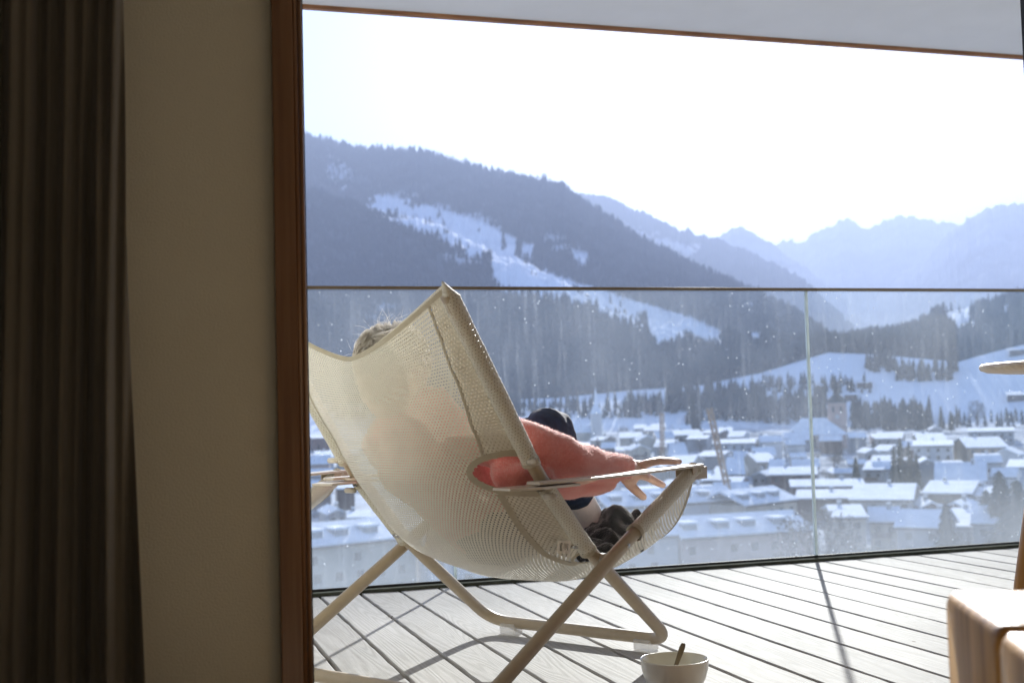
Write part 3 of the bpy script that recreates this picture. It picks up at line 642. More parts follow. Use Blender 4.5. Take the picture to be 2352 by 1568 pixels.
    for k in range(1500):                       # swept from the hairline up to the knot
        cl = rr.randrange(46); ph = cl*.1366+rr.gauss(0, .035); th = 1.0+.7*((cl*7) % 10)/10+rr.gauss(0, .05)
        p0 = sph(th, ph, 1.0); r1 = rr.uniform(1.0, 1.12); p3 = knot+Vector((math.sin(cl*2.1)*.016+rr.gauss(0, .004), math.cos(cl*1.7)*.016+rr.gauss(0, .004), rr.gauss(0, .005)))
        pm = p0.lerp(p3, .5); dm = (pm-HEAD).normalized(); pm = HEAD+Vector((dm.x*.092*r1, dm.y*.106*r1, dm.z*.122*r1))+Vector((0, 0, .006))
        strand([p0, p0.lerp(pm, .5)+(p0-HEAD).normalized()*.012, pm, p3], .0009)
    for k in range(900):                        # knot coils
        c0 = rr.uniform(0, 6.28); rad = rr.uniform(.016, .034); tilt = rr.gauss(0, .25); z0 = rr.uniform(-.012, .026)
        pts = [knot+Vector((rad*math.cos(c0+a)*1.25, rad*math.sin(c0+a)*(1+tilt*.3), z0+rad*.35*math.sin(a*1.0+c0+tilt)+rr.gauss(0, .001))) for a in np.linspace(0, 3.4, 6)]
        strand(pts, .0009)
    for k in range(170):                         # flyaways
        th = rr.uniform(.0, 1.5); ph = rr.uniform(0, 6.28); p0 = sph(th, ph, 1.02); d = Vector((rr.gauss(0, 1), rr.gauss(0, 1), rr.gauss(.4, .8))).normalized(); o_ = (p0-HEAD).normalized()
        L = rr.uniform(.02, .06); strand([p0, p0+(o_*.6+d*.5)*L*.5, p0+(o_*.5+d)*L*.8+Vector((0, 0, -.004))], .0004)
    mesh_obj('hair_strands', V_, F_, M['hair'], cap, True)
    return root
person_root = person()
tag(person_root, 'person reclining in the sling chair in coral sweater and jeans, hand over the armrest', 'person')
# charcoal blanket bundled on the front of the seat, over the feet
def blanket():
    n, m = 70, 46; v = []; f = []
    for j in range(m+1):
        for i in range(n+1):
            s, t = i/n, j/m
            x = .245-.36*s; y = -.135+.215*t
            z = .306+.16*max(0, (y+.02))-.045*(1-t)
            z += .046*math.exp(-((s-.34)/.26)**2-((t-.72)/.28)**2)
            z += .009*math.sin(13*s+7*t+2*math.sin(6*t))+.008*math.sin(21*t-8*s+1)+.012*mnoise.noise(Vector((s*9, t*9, 2)))-.020*abs(mnoise.noise(Vector((s*7+t*5, t*6-s*3, 8))))-.010*abs(mnoise.noise(Vector((s*17, t*15, 5))))+.012
            edge = min(s, 1-s, t, 1-t); z -= .008*max(0, 1-edge/.08)
            x += .02*mnoise.noise(Vector((t*5, s*3, 7))); y += .022*mnoise.noise(Vector((s*5, t*3, 3)))
            v.append((x, y, z))
    for j in range(m):
        for i in range(n): a = j*(n+1)+i; f.append((a, a+1, a+n+2, a+n+1))
    o = mesh_obj('blanket', v, f, M['blanket'], None, True); o.location = CH_O; o.rotation_euler = (0, 0, CH_RZ)
    s = o.modifiers.new('s', 'SOLIDIFY'); s.thickness = .006
    tag(o, 'crumpled charcoal felt blanket bundled over the feet at the front of the sling seat', 'blanket')
blanket()

# ------------------------------------------------------------------ bowl, spoon, stool, table
def lathe(mb, prof, n=56):
    v = []; f = []
    for r, z in prof:
        for k in range(n): a = 2*math.pi*k/n; v.append((r*math.cos(a), r*math.sin(a), z))
    for i in range(len(prof)-1):
        for k in range(n): f.append((i*n+k, i*n+(k+1) % n, (i+1)*n+(k+1) % n, (i+1)*n+k))
    f.append(tuple(range(n))[::-1]); f.append(tuple((len(prof)-1)*n+k for k in range(n)))
    mb.add(v, f)
b = MB()
prof = [(.034, .0), (.034, .004), (.032, .007), (.046, .012), (.060, .024), (.0695, .042), (.0745, .062), (.0765, .080), (.0768, .0825), (.0757, .0835), (.0742, .082), (.0722, .062), (.067, .044), (.057, .028), (.043, .018), (.02, .0145), (.004, .014)]
lathe(b, prof)
bowl = b.build('bowl', M['bowl'], None, True); BP = at_z(1549, 1511, .083); bowl.location = (BP[0], BP[1], 0)
tag(bowl, 'round cream ceramic bowl standing on the deck boards behind the chair leg', 'bowl')
b = MB(); P0 = Vector((.012, .018, .020)); P1 = Vector((.038, .040, .108))
for nm, in (('spoon',),):
    pts = [Vector((-.030, .0, .020)), Vector((-.014, .008, .026)), Vector((.006, .018, .050)), Vector((.022, .026, .078)), Vector((.034, .030, .100)), Vector((.040, .032, .110))]
    b.tube(pts, [(.014, .004), (.012, .004), (.004, .003), (.0055, .003), (.0078, .0032), (.0045, .0024)], 12)
sp = b.build('spoon', M['spoon'], None, True); sp.location = (BP[0], BP[1], 0.0); sp.modifiers.new('s', 'SUBSURF').render_levels = 1
tag(sp, 'small brown horn spoon leaning inside the cream bowl', 'spoon')
# timber stool: two squared beams side by side
c_far = at_z(2168, 1352, .42); c_mid = at_z(2288, 1437, .42)
ang = math.atan2((c_far-c_mid)[0], (c_far-c_mid)[1])
st = empty('timber_stool', (c_far[0], c_far[1], 0), -ang)
tag(st, 'heavy golden timber block stool in the doorway, split between its two beams', 'stool')
wd = float(np.linalg.norm((c_far-c_mid)[:2]))
def beam(y0, y1, dz, seed):
    b = MB(); n = 22; v = []; f = []; rings = 16; x0, x1 = 0, .46
    prof = []
    r = .013
    for (cx, cz, a0) in ((y1-r, .42+dz-r, 0), (y0+r, .42+dz-r, 90), (y0+r, r, 180), (y1-r, r, 270)):
        for k in range(5): a = R(a0+k*22.5); prof.append((cx+r*math.cos(a), cz+r*math.sin(a)))
    xs = [0, .003, .010]+list(np.linspace(.03, x1-.03, rings))+[x1-.01, x1-.003, x1]
    for i, x in enumerate(xs):
        e_ = min(x-x0, x1-x); ins = .010*max(0, 1-e_/.012)**2
        for (py, pz) in prof:
            cy, cz = (y0+y1)/2, .21
            nn = mnoise.noise(Vector((x*4, py*9+seed, pz*5)))*.002
            v.append((x, py-(py-cy)/abs(y1-y0)*2*ins+nn, pz-(1 if pz > cz else -1)*ins+nn))
    m_ = len(prof)
    for i in range(len(xs)-1):
        for k in range(m_): f.append((i*m_+k, i*m_+(k+1) % m_, (i+1)*m_+(k+1) % m_, (i+1)*m_+k))
    f.append(tuple(range(m_))[::-1]); f.append(tuple((len(xs)-1)*m_+k for k in range(m_)))
    b.add(v, f); return b.build('beam', M['stool'], st, True)
beam(-wd+.001, 0, 0, 1); o = beam(-2*wd, -wd-.001, -.004, 8)
b = MB(); b.box(.03, .43, -wd-.02, -wd+.02, .05, .34); b.build('spline', M['stool'], st)
# terrace table
tp = at_z(2262, 838, .735)
tr_ = .42; tcx, tcy = tp[0]+tr_*math.cos(R(-22)), tp[1]+tr_*math.sin(R(-22))
tb = empty('table', (tcx, tcy, 0)); tag(tb, 'round pale wooden table on the terrace with splayed leg, cut off at the right', 'table')
b = MB(); lathe(b, [(tr_-.06, .712), (tr_-.02, .7155), (tr_-.004, .722), (tr_, .729), (tr_-.002, .735), (tr_-.008, .7385), (tr_-.02, .740), (.01, .740)], 72); b.build('tabletop', M['table'], tb, True)
ll = at_z(2345, 1340, .17); ll2 = at_z(2341, 1340, .17)
for k in range(3):
    foot = Vector((ll[0]-tcx, ll[1]-tcy, 0)); a = math.atan2(foot.y, foot.x)+k*2*math.pi/3; rf = foot.length+.03
    b = MB(); b.tube([(math.cos(a)*rf, math.sin(a)*rf, 0), (math.cos(a)*(rf-.03), math.sin(a)*(rf-.03), .17), (math.cos(a)*(rf-.14), math.sin(a)*(rf-.14), .716)], [.013, .017, .022], 18); b.build('leg', M['legw'], tb, True)

# ------------------------------------------------------------------ valley: ground, hills, haze
VIEW = YAW
def smooth(a, b, x):
    t = np.clip((x-a)/(b-a), 0, 1); return t*t*(3-2*t)
def fbm(x, y, seed=0, oct=4):
    """cheap vectorised value noise"""
    out = np.zeros_like(x, dtype=float); amp = 1.; tot = 0
    for o in range(oct):
        xi = np.floor(x).astype(np.int64); yi = np.floor(y).astype(np.int64); fx = x-xi; fy = y-yi
        fx = fx*fx*(3-2*fx); fy = fy*fy*(3-2*fy)
        def h(a, b):
            n = (a*374761393+b*668265263+seed*1442695041+o*97531) & 0xffffffff; n = ((n ^ (n >> 13))*1274126177) & 0xffffffff; return ((n ^ (n >> 16)) & 0xffff)/32767.5-1
        v = (h(xi, yi)*(1-fx)+h(xi+1, yi)*fx)*(1-fy)+(h(xi, yi+1)*(1-fx)+h(xi+1, yi+1)*fx)*fy
        out += v*amp; tot += amp; amp *= .5; x = x*2.03+17; y = y*2.03+31
    return out/tot
def gz(x, y):
    x = np.asarray(x, float); y = np.asarray(y, float); r = np.hypot(x, y); az = np.degrees(np.arctan2(x, y)-VIEW)
    hi = np.interp(az, [-12, 2, 5.5, 8.5, 11.3, 14.3, 16.6, 19.8, 22.4, 30], [9, 11, 15, 18, 28, 45, 41, 32, 44, 60])
    z = np.where(r < 980, -39.4+.02154*r, np.where(r < 1145, -18.3+(r-980)/165*(hi+18.3), hi+(r-1145)*.012))
    return z+fbm(x/90, y/90, 3)*1.6*smooth(150, 500, r)
def gzs(x, y): return float(gz(np.array([x]), np.array([y]))[0])
def project(x, y, z):
    X = np.stack([x, y, z-CAM_H], -1); w = X@CF; w = np.where(w < 1e-3, 1e-3, w); return 1176+FPX*(X@CX)/w, 784-FPX*(X@CU)/w
def inpoly(px, py, poly):
    ins = np.zeros(px.shape, bool); n = len(poly)
    for i in range(n):
        x1, y1 = poly[i]; x2, y2 = poly[(i+1) % n]
        c = ((y1 > py) != (y2 > py)) & (px < (x2-x1)*(py-y1)/((y2-y1) if y2 != y1 else 1e-9)+x1); ins ^= c
    return ins
def land_mat(name, forest, snow, field=(.80, .83, .88), patchy=.5, scale=.012, bump=True):
    m, t, b = newmat(name); N = t.nodes; L = t.links
    at_ = N.new('ShaderNodeAttribute'); at_.attribute_name = 'snow'
    tc = N.new('ShaderNodeTexCoord'); n1 = N.new('ShaderNodeTexNoise'); n1.inputs['Scale'].default_value = scale; n1.inputs['Detail'].default_value = 8; n1.inputs['Roughness'].default_value = .65; L.new(tc.outputs['Object'], n1.inputs[0])
    c1 = N.new('ShaderNodeValToRGB'); e = c1.color_ramp.elements; e[0].position = .5-patchy*.25; e[0].color = (*forest, 1); e[1].position = .5+patchy*.35; e[1].color = (*snow, 1); L.new(n1.outputs[0], c1.inputs[0])
    mx = N.new('ShaderNodeMixRGB'); L.new(at_.outputs['Fac'], mx.inputs[0]); L.new(c1.outputs[0], mx.inputs[1]); mx.inputs[2].default_value = (*field, 1)
    L.new(mx.outputs[0], b.inputs['Base Color']); b.inputs['Roughness'].default_value = .9; b.inputs['Specular IOR Level'].default_value = 0
    return m
def grid_obj(name, X, Y, Z, snow, m, label=None):
    nj, ni = X.shape; V = np.stack([X, Y, Z], -1).reshape(-1, 3).astype(np.float32)
    j, i = np.meshgrid(np.arange(nj-1), np.arange(ni-1), indexing='ij'); a = (j*ni+i).ravel(); F = np.stack([a, a+1, a+ni+1, a+ni], -1)
    me = bpy.data.meshes.new(name); me.vertices.add(len(V)); me.vertices.foreach_set('co', V.ravel()); me.loops.add(F.size); me.loops.foreach_set('vertex_index', F.ravel().astype(np.int32))
    me.polygons.add(len(F)); me.polygons.foreach_set('loop_start', np.arange(0, F.size, 4, dtype=np.int32)); me.polygons.foreach_set('loop_total', np.full(len(F), 4, dtype=np.int32)); me.update(); me.validate()
    me.polygons.foreach_set('use_smooth', [True]*len(me.polygons))
    if snow is not None: at_ = me.attributes.new('snow', 'FLOAT', 'POINT'); at_.data.foreach_set('value', snow.ravel().astype(np.float32))
    o = bpy.data.objects.new(name, me); col.objects.link(o); me.materials.append(m); return tag(o, kind='structure')
# the valley floor, one sheet out to the foot of the mountains and beyond
azs = np.radians(np.linspace(-75, 75, 300))+VIEW; rs = np.concatenate([np.linspace(12, 150, 6), np.linspace(170, 1700, 170), np.linspace(1800, 12500, 14)])
RR, AA = np.meshgrid(rs, azs, indexing='ij'); GX = RR*np.sin(AA); GY = RR*np.cos(AA); GZ = gz(GX, GY)
GZ = np.where(RR > 1700, 40+(RR-1700)*.004, GZ)
gm = land_mat('snow_ground', (.10, .115, .14), (.78, .81, .86), field=(.80, .83, .88), patchy=.5, scale=.045)
grid_obj('snowy_ground', GX, GY, GZ, np.clip((RR-940)/60, 0, 1), gm)
# mountains: skyline points (pixel of the photo, distance) fix the crest in the world
MEADOWS = [[(825, 478), (868, 452), (960, 468), (1060, 500), (1152, 538), (1148, 575), (1090, 582), (1040, 572), (1020, 545), (970, 522), (900, 497)],
           [(1145, 572), (1185, 592), (1240, 622), (1300, 645), (1370, 665), (1440, 690), (1500, 705), (1590, 735), (1640, 760), (1600, 772), (1480, 745), (1400, 722), (1350, 700), (1300, 678), (1200, 662), (1150, 655), (1128, 615)],
           [(1165, 540), (1182, 548), (1178, 582), (1163, 575)], [(1200, 560), (1222, 565), (1218, 582), (1203, 578)], [(1320, 583), (1352, 586), (1350, 597), (1322, 594)],
           [(1490, 750), (1560, 760), (1570, 790), (1520, 800)], [(1590, 752), (1660, 765), (1650, 790), (1600, 782)], [(1725, 768), (1745, 772), (1742, 790), (1727, 785)]]
FAINT = [[(880, 445), (960, 447), (1100, 492), (1180, 530), (1150, 545), (1050, 505), (950, 470)], [(1235, 528), (1290, 545), (1350, 580), (1330, 598), (1270, 570)], [(742, 350), (800, 372), (812, 415), (780, 430), (745, 395)],
         [(1010, 580), (1100, 600), (1140, 640), (1060, 610)], [(860, 690), (930, 700), (900, 740), (840, 730)], [(1700, 690), (1780, 700), (1760, 730), (1700, 720)], [(1430, 720), (1700, 800), (1650, 830), (1500, 780)]]
def grow(P, d0=5, d1=13):
    cy = sum(p[1] for p in P)/len(P); cx = sum(p[0] for p in P)/len(P)
    return [(p[0]+(4 if p[0] > cx else -4), p[1]+(d1 if p[1] > np.interp(p[0], [min(q[0] for q in P), max(q[0] for q in P)], [min(P)[1], max(P)[1]]) else -d0)) for p in P]
MEADOWS = [grow(P) for P in MEADOWS]
def mountain(name, sky, r0, z0f, m, ncol, nrow, rough, prof=1.0, meadows=None, faint=None, seed=0, back=600, terr=0):
    px = np.array([p[0] for p in sky], float); top = np.array([at(p[0], p[1], p[2]) for p in sky]); rt = np.array([p[2] for p in sky], float)
    az = np.arctan2(top[:, 0], top[:, 1]); ok = np.argsort(az); az, topz, rt = az[ok], top[ok][:, 2], rt[ok]
    A = np.linspace(az[0], az[-1], ncol); Zt = np.interp(A, az, topz); Rt = np.interp(A, az, rt)
    k = np.hanning(7); k /= k.sum(); Zt = np.convolve(np.pad(Zt, 3, 'edge'), k, 'valid'); Zt = Zt+fbm(A*900/max(1, rough/300), A*0+seed, seed+5, 4)*rough*.035
    S = np.concatenate([np.linspace(0, 1, nrow), 1+np.linspace(.05, 1, 10)])
    SS, A2 = np.meshgrid(S, A, indexing='ij'); R0 = r0 if not callable(r0) else r0(A2)
    s1 = np.clip(SS, 0, 1); Rr = R0+(Rt[None]-R0)*s1+np.clip(SS-1, 0, 1)*back
    X = Rr*np.sin(A2); Y = Rr*np.cos(A2); z0 = z0f(X, Y)
    pr = s1**prof
    if terr:
        sc = np.interp(np.degrees(A2-VIEW), [-9, -3.6, 3.4, 8], [.56, .50, .31, .25]); pr = pr-terr*(s1-sc)*np.exp(-((s1-sc)/.13)**2)
    Z = z0+(Zt[None]-z0)*pr-np.clip(SS-1, 0, 1)*Zt[None]*.9
    g = fbm(X/rough*9, Y/rough*9, seed, 5); rid = -np.abs(fbm(X/rough*5+3, Y/rough*5, seed+1, 4))
    Z += (g*.35+rid*.9)*rough*.12*np.sin(np.pi*np.clip(s1, 0, 1)**.8)+(g*.3+rid*.7)*rough*.05*s1
    sn = np.zeros_like(X); qx, qy = project(X, Y, Z)
    wob = fbm(X/60, Y/60, 9, 3)*9; wob2 = fbm(X/60+50, Y/60, 19, 3)*5
    front = SS <= 1; brk = fbm(X/38, Y/38, 77, 3) > -.50
    for P in meadows or []: sn = np.where(inpoly(qx+wob, qy+wob2, P) & front & brk, 1., sn)
    for P in faint or []: sn = np.where(inpoly(qx+wob*1.5, qy+wob2*1.5, P) & front & (fbm(X/45, Y/45, 7, 3) > -.12), np.maximum(sn, .55), sn)  # shade of the upper snowfields is put into this dimmer snow mix
    if meadows:                                   # cleared pasture lies on flatter shoulders turned to the sun
        pass
    o = grid_obj(name, X, Y, Z, sn, m); return X, Y, Z, sn, front
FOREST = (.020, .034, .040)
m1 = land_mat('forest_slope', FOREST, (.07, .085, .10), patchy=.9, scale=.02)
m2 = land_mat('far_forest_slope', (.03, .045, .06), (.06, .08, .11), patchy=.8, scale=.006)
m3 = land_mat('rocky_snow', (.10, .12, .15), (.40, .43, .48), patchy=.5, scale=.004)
sky1 = [(300, 150, 3300), (500, 245, 3300), (640, 290, 3300), (715, 312, 3250), (790, 330, 3200), (860, 341, 3150), (960, 345, 3100), (1010, 358, 3050), (1070, 376, 3000), (1150, 396, 2950), (1230, 409, 2900), (1290, 421, 2850), (1320, 445, 2820), (1400, 500, 2750), (1470, 545, 2650), (1560, 592, 2550), (1640, 630, 2450), (1720, 668, 2350), (1800, 705, 2200), (1860, 745, 2050), (1920, 790, 1900), (1990, 840, 1750), (2060, 875, 1650)]
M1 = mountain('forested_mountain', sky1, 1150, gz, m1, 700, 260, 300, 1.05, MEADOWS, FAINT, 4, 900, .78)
sky2 = [(1150, 420, 5600), (1300, 436, 5600), (1345, 445, 5500), (1400, 450, 5500), (1440, 468, 5400), (1500, 498, 5400), (1560, 524, 5300), (1620, 540, 5200), (1700, 566, 5100), (1780, 602, 4900), (1850, 640, 4600), (1900, 690, 4300), (1960, 745, 4000), (2030, 800, 3700), (2100, 850, 3400)]
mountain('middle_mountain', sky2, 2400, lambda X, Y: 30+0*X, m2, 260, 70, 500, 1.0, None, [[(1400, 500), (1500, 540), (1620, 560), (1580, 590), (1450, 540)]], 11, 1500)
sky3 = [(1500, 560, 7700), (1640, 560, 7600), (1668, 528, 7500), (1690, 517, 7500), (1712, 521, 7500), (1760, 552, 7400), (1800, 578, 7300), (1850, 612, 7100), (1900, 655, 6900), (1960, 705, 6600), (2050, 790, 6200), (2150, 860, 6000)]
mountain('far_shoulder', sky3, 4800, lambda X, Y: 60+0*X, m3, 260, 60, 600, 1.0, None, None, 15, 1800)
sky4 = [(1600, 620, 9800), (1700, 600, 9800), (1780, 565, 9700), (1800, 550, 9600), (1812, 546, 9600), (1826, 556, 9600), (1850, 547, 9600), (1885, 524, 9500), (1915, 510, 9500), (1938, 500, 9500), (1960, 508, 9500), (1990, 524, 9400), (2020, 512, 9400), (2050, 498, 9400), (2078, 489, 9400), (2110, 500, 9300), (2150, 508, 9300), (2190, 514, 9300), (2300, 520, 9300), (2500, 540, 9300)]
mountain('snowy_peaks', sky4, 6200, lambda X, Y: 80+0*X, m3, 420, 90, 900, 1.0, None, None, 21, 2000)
sky5 = [(1960, 720, 7900), (2050, 650, 7900), (2120, 590, 7800), (2180, 530, 7700), (2210, 508, 7600), (2240, 485, 7600), (2265, 474, 7500), (2300, 468, 7500), (2330, 462, 7500), (2360, 466, 7500), (2450, 450, 7500), (2650, 440, 7500)]
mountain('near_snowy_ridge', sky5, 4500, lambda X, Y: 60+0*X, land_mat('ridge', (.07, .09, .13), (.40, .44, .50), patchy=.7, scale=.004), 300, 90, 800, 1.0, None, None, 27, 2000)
sky6 = [(1800, 862, 2000), (1880, 835, 1950), (1930, 795, 1900), (1980, 778, 1850), (2040, 775, 1800), (2090, 762, 1800), (2130, 738, 1800), (2170, 715, 1800), (2240, 704, 1800), (2300, 696, 1800), (2352, 680, 1800), (2450, 650, 1800), (2600, 640, 1800)]
HILLM = [[(2165, 735), (2200, 710), (2270, 703), (2290, 710), (2230, 722), (2250, 745), (2210, 752)], [(2305, 706), (2322, 704), (2320, 716), (2306, 718)]]
HILLM = [grow(P, 6, 26) for P in HILLM]
M6 = mountain('forested_hill', sky6, 1160, gz, m1, 260, 90, 120, .9, HILLM, None, 33, 700)
# ---- conifer woods (far too many to count): one mesh of small ragged cones each
def wood(name, X, Y, Z, H, m, label_seed):
    n = len(X); rg = np.random.default_rng(label_seed); K = 6; tiers = 2
    V = []; F = []
    base = np.stack([X, Y, Z], -1)
    for tr in range(tiers):
        zb = H*(.08+.38*tr); zt = H*(.62+.38*tr); rad = H*(.17-.055*tr)
        a = (np.arange(K)/K*2*np.pi)[None]+rg.uniform(0, 6.28, (n, 1)); rr = rad[:, None]*rg.uniform(.6, 1.15, (n, K))
        ring = np.stack([X[:, None]+rr*np.cos(a), Y[:, None]+rr*np.sin(a), (Z+zb)[:, None]+H[:, None]*rg.uniform(-.05, .05, (n, K))], -1)
        apex = np.stack([X+rg.normal(0, .2, n), Y, Z+zt], -1)[:, None]
        blk = np.concatenate([ring, apex], 1); off = sum(len(v) for v in V); V.append(blk.reshape(-1, 3))
        b0 = off+np.arange(n)[:, None]*(K+1); k = np.arange(K)[None]
        F.append(np.stack([b0+k, b0+(k+1) % K, np.broadcast_to(b0+K, (n, K))], -1).reshape(-1, 3))
    V = np.concatenate(V).astype(np.float32); F = np.concatenate(F).astype(np.int32)
    me = bpy.data.meshes.new(name); me.vertices.add(len(V)); me.vertices.foreach_set('co', V.ravel()); me.loops.add(F.size); me.loops.foreach_set('vertex_index', F.ravel())
    me.polygons.add(len(F)); me.polygons.foreach_set('loop_start', np.arange(0, F.size, 3, dtype=np.int32)); me.polygons.foreach_set('loop_total', np.full(len(F), 3, dtype=np.int32)); me.update()
    o = bpy.data.objects.new(name, me); col.objects.link(o); me.materials.append(m); return o
woodm = mat('far_conifers', (.018, .032, .036), (.009, .016, .020), .9, .03, detail=6, spec=0)
def scatter(G, n, keep, hmin, hmax, seed):
    X, Y, Z, sn, front = G; rg = np.random.default_rng(seed); nj, ni = X.shape; J = int(front[:, 0].sum())-1
    j = rg.integers(0, J, n); i = rg.integers(0, ni-1, n); a = rg.uniform(0, 1, n); b_ = rg.uniform(0, 1, n)
    f = lambda Q: (Q[j, i]*(1-a)+Q[j+1, i]*a)*(1-b_)+(Q[j, i+1]*(1-a)+Q[j+1, i+1]*a)*b_
    x, y, z, s = f(X), f(Y), f(Z), f(sn); qx, qy = project(x, y, z)
    k = (rg.uniform(0, 1, n) > s*1.25) & (qx > 690) & (qx < 2420) & keep(x, y, qx, qy, rg)
    return x[k], y[k], z[k]-.5, rg.uniform(hmin, hmax, k.sum())
k1 = lambda x, y, qx, qy, rg: (fbm(x/120, y/120, 41, 3) > -.62)
a1 = scatter(M1, 80000, k1, 8, 17, 1)
tag(wood('mountain_forest', *a1, woodm, 2), 'dark conifer forest covering the mountain slopes around the snowy pastures', 'forest', kind='stuff')
a6 = scatter(M6, 8000, lambda x, y, qx, qy, rg: (qy < 858), 10, 20, 3)
tag(wood('hill_forest', *a6, woodm, 4), 'conifer forest on the low hill at the right behind the town', 'forest', kind='stuff')
# woods in the valley: bands behind the town (pixel boxes thrown onto the ground)
def band(regs, seed):
    rg = np.random.default_rng(seed); X = []; Y = []; Hh = []
    for (x0, x1, y0, y1, n, h0, h1) in regs:
        for k in range(n):
            px, py = rg.uniform(x0, x1), rg.uniform(y0, y1); p = ground_at(px, py)
            if p is None: continue
            X.append(p[0]); Y.append(p[1]); Hh.append(rg.uniform(h0, h1))
    X, Y, Hh = map(np.array, (X, Y, Hh)); return X, Y, gz(X, Y)-.5, Hh
RS = np.linspace(160, 1650, 1500)
def ground_at(px, py):
    d = ray(px, py); h = math.hypot(d[0], d[1]); x = d[0]/h*RS; y = d[1]/h*RS; z = CAM_H+d[2]/h*RS; g = gz(x, y); k = np.nonzero(z < g)[0]
    if not len(k): return None
    return x[k[0]], y[k[0]], g[k[0]], RS[k[0]]
bx = band([(1440, 1520, 925, 960, 60, 8, 16), (1530, 1600, 905, 950, 70, 12, 22), (1600, 1760, 910, 968, 230, 9, 20), (1760, 1900, 925, 975, 150, 9, 19), (1955, 2140, 955, 990, 200, 9, 18), (1720, 2000, 880, 905, 90, 7, 13), (2060, 2200, 850, 878, 90, 8, 15),
           (730, 1450, 935, 965, 260, 8, 18), (1990, 2060, 825, 855, 60, 8, 14), (2180, 2352, 960, 985, 40, 6, 12)], 6)
tag(wood('valley_wood', *bx, woodm, 7), 'band of dark trees between the snowy fields and the town roofs', 'wood', kind='stuff')
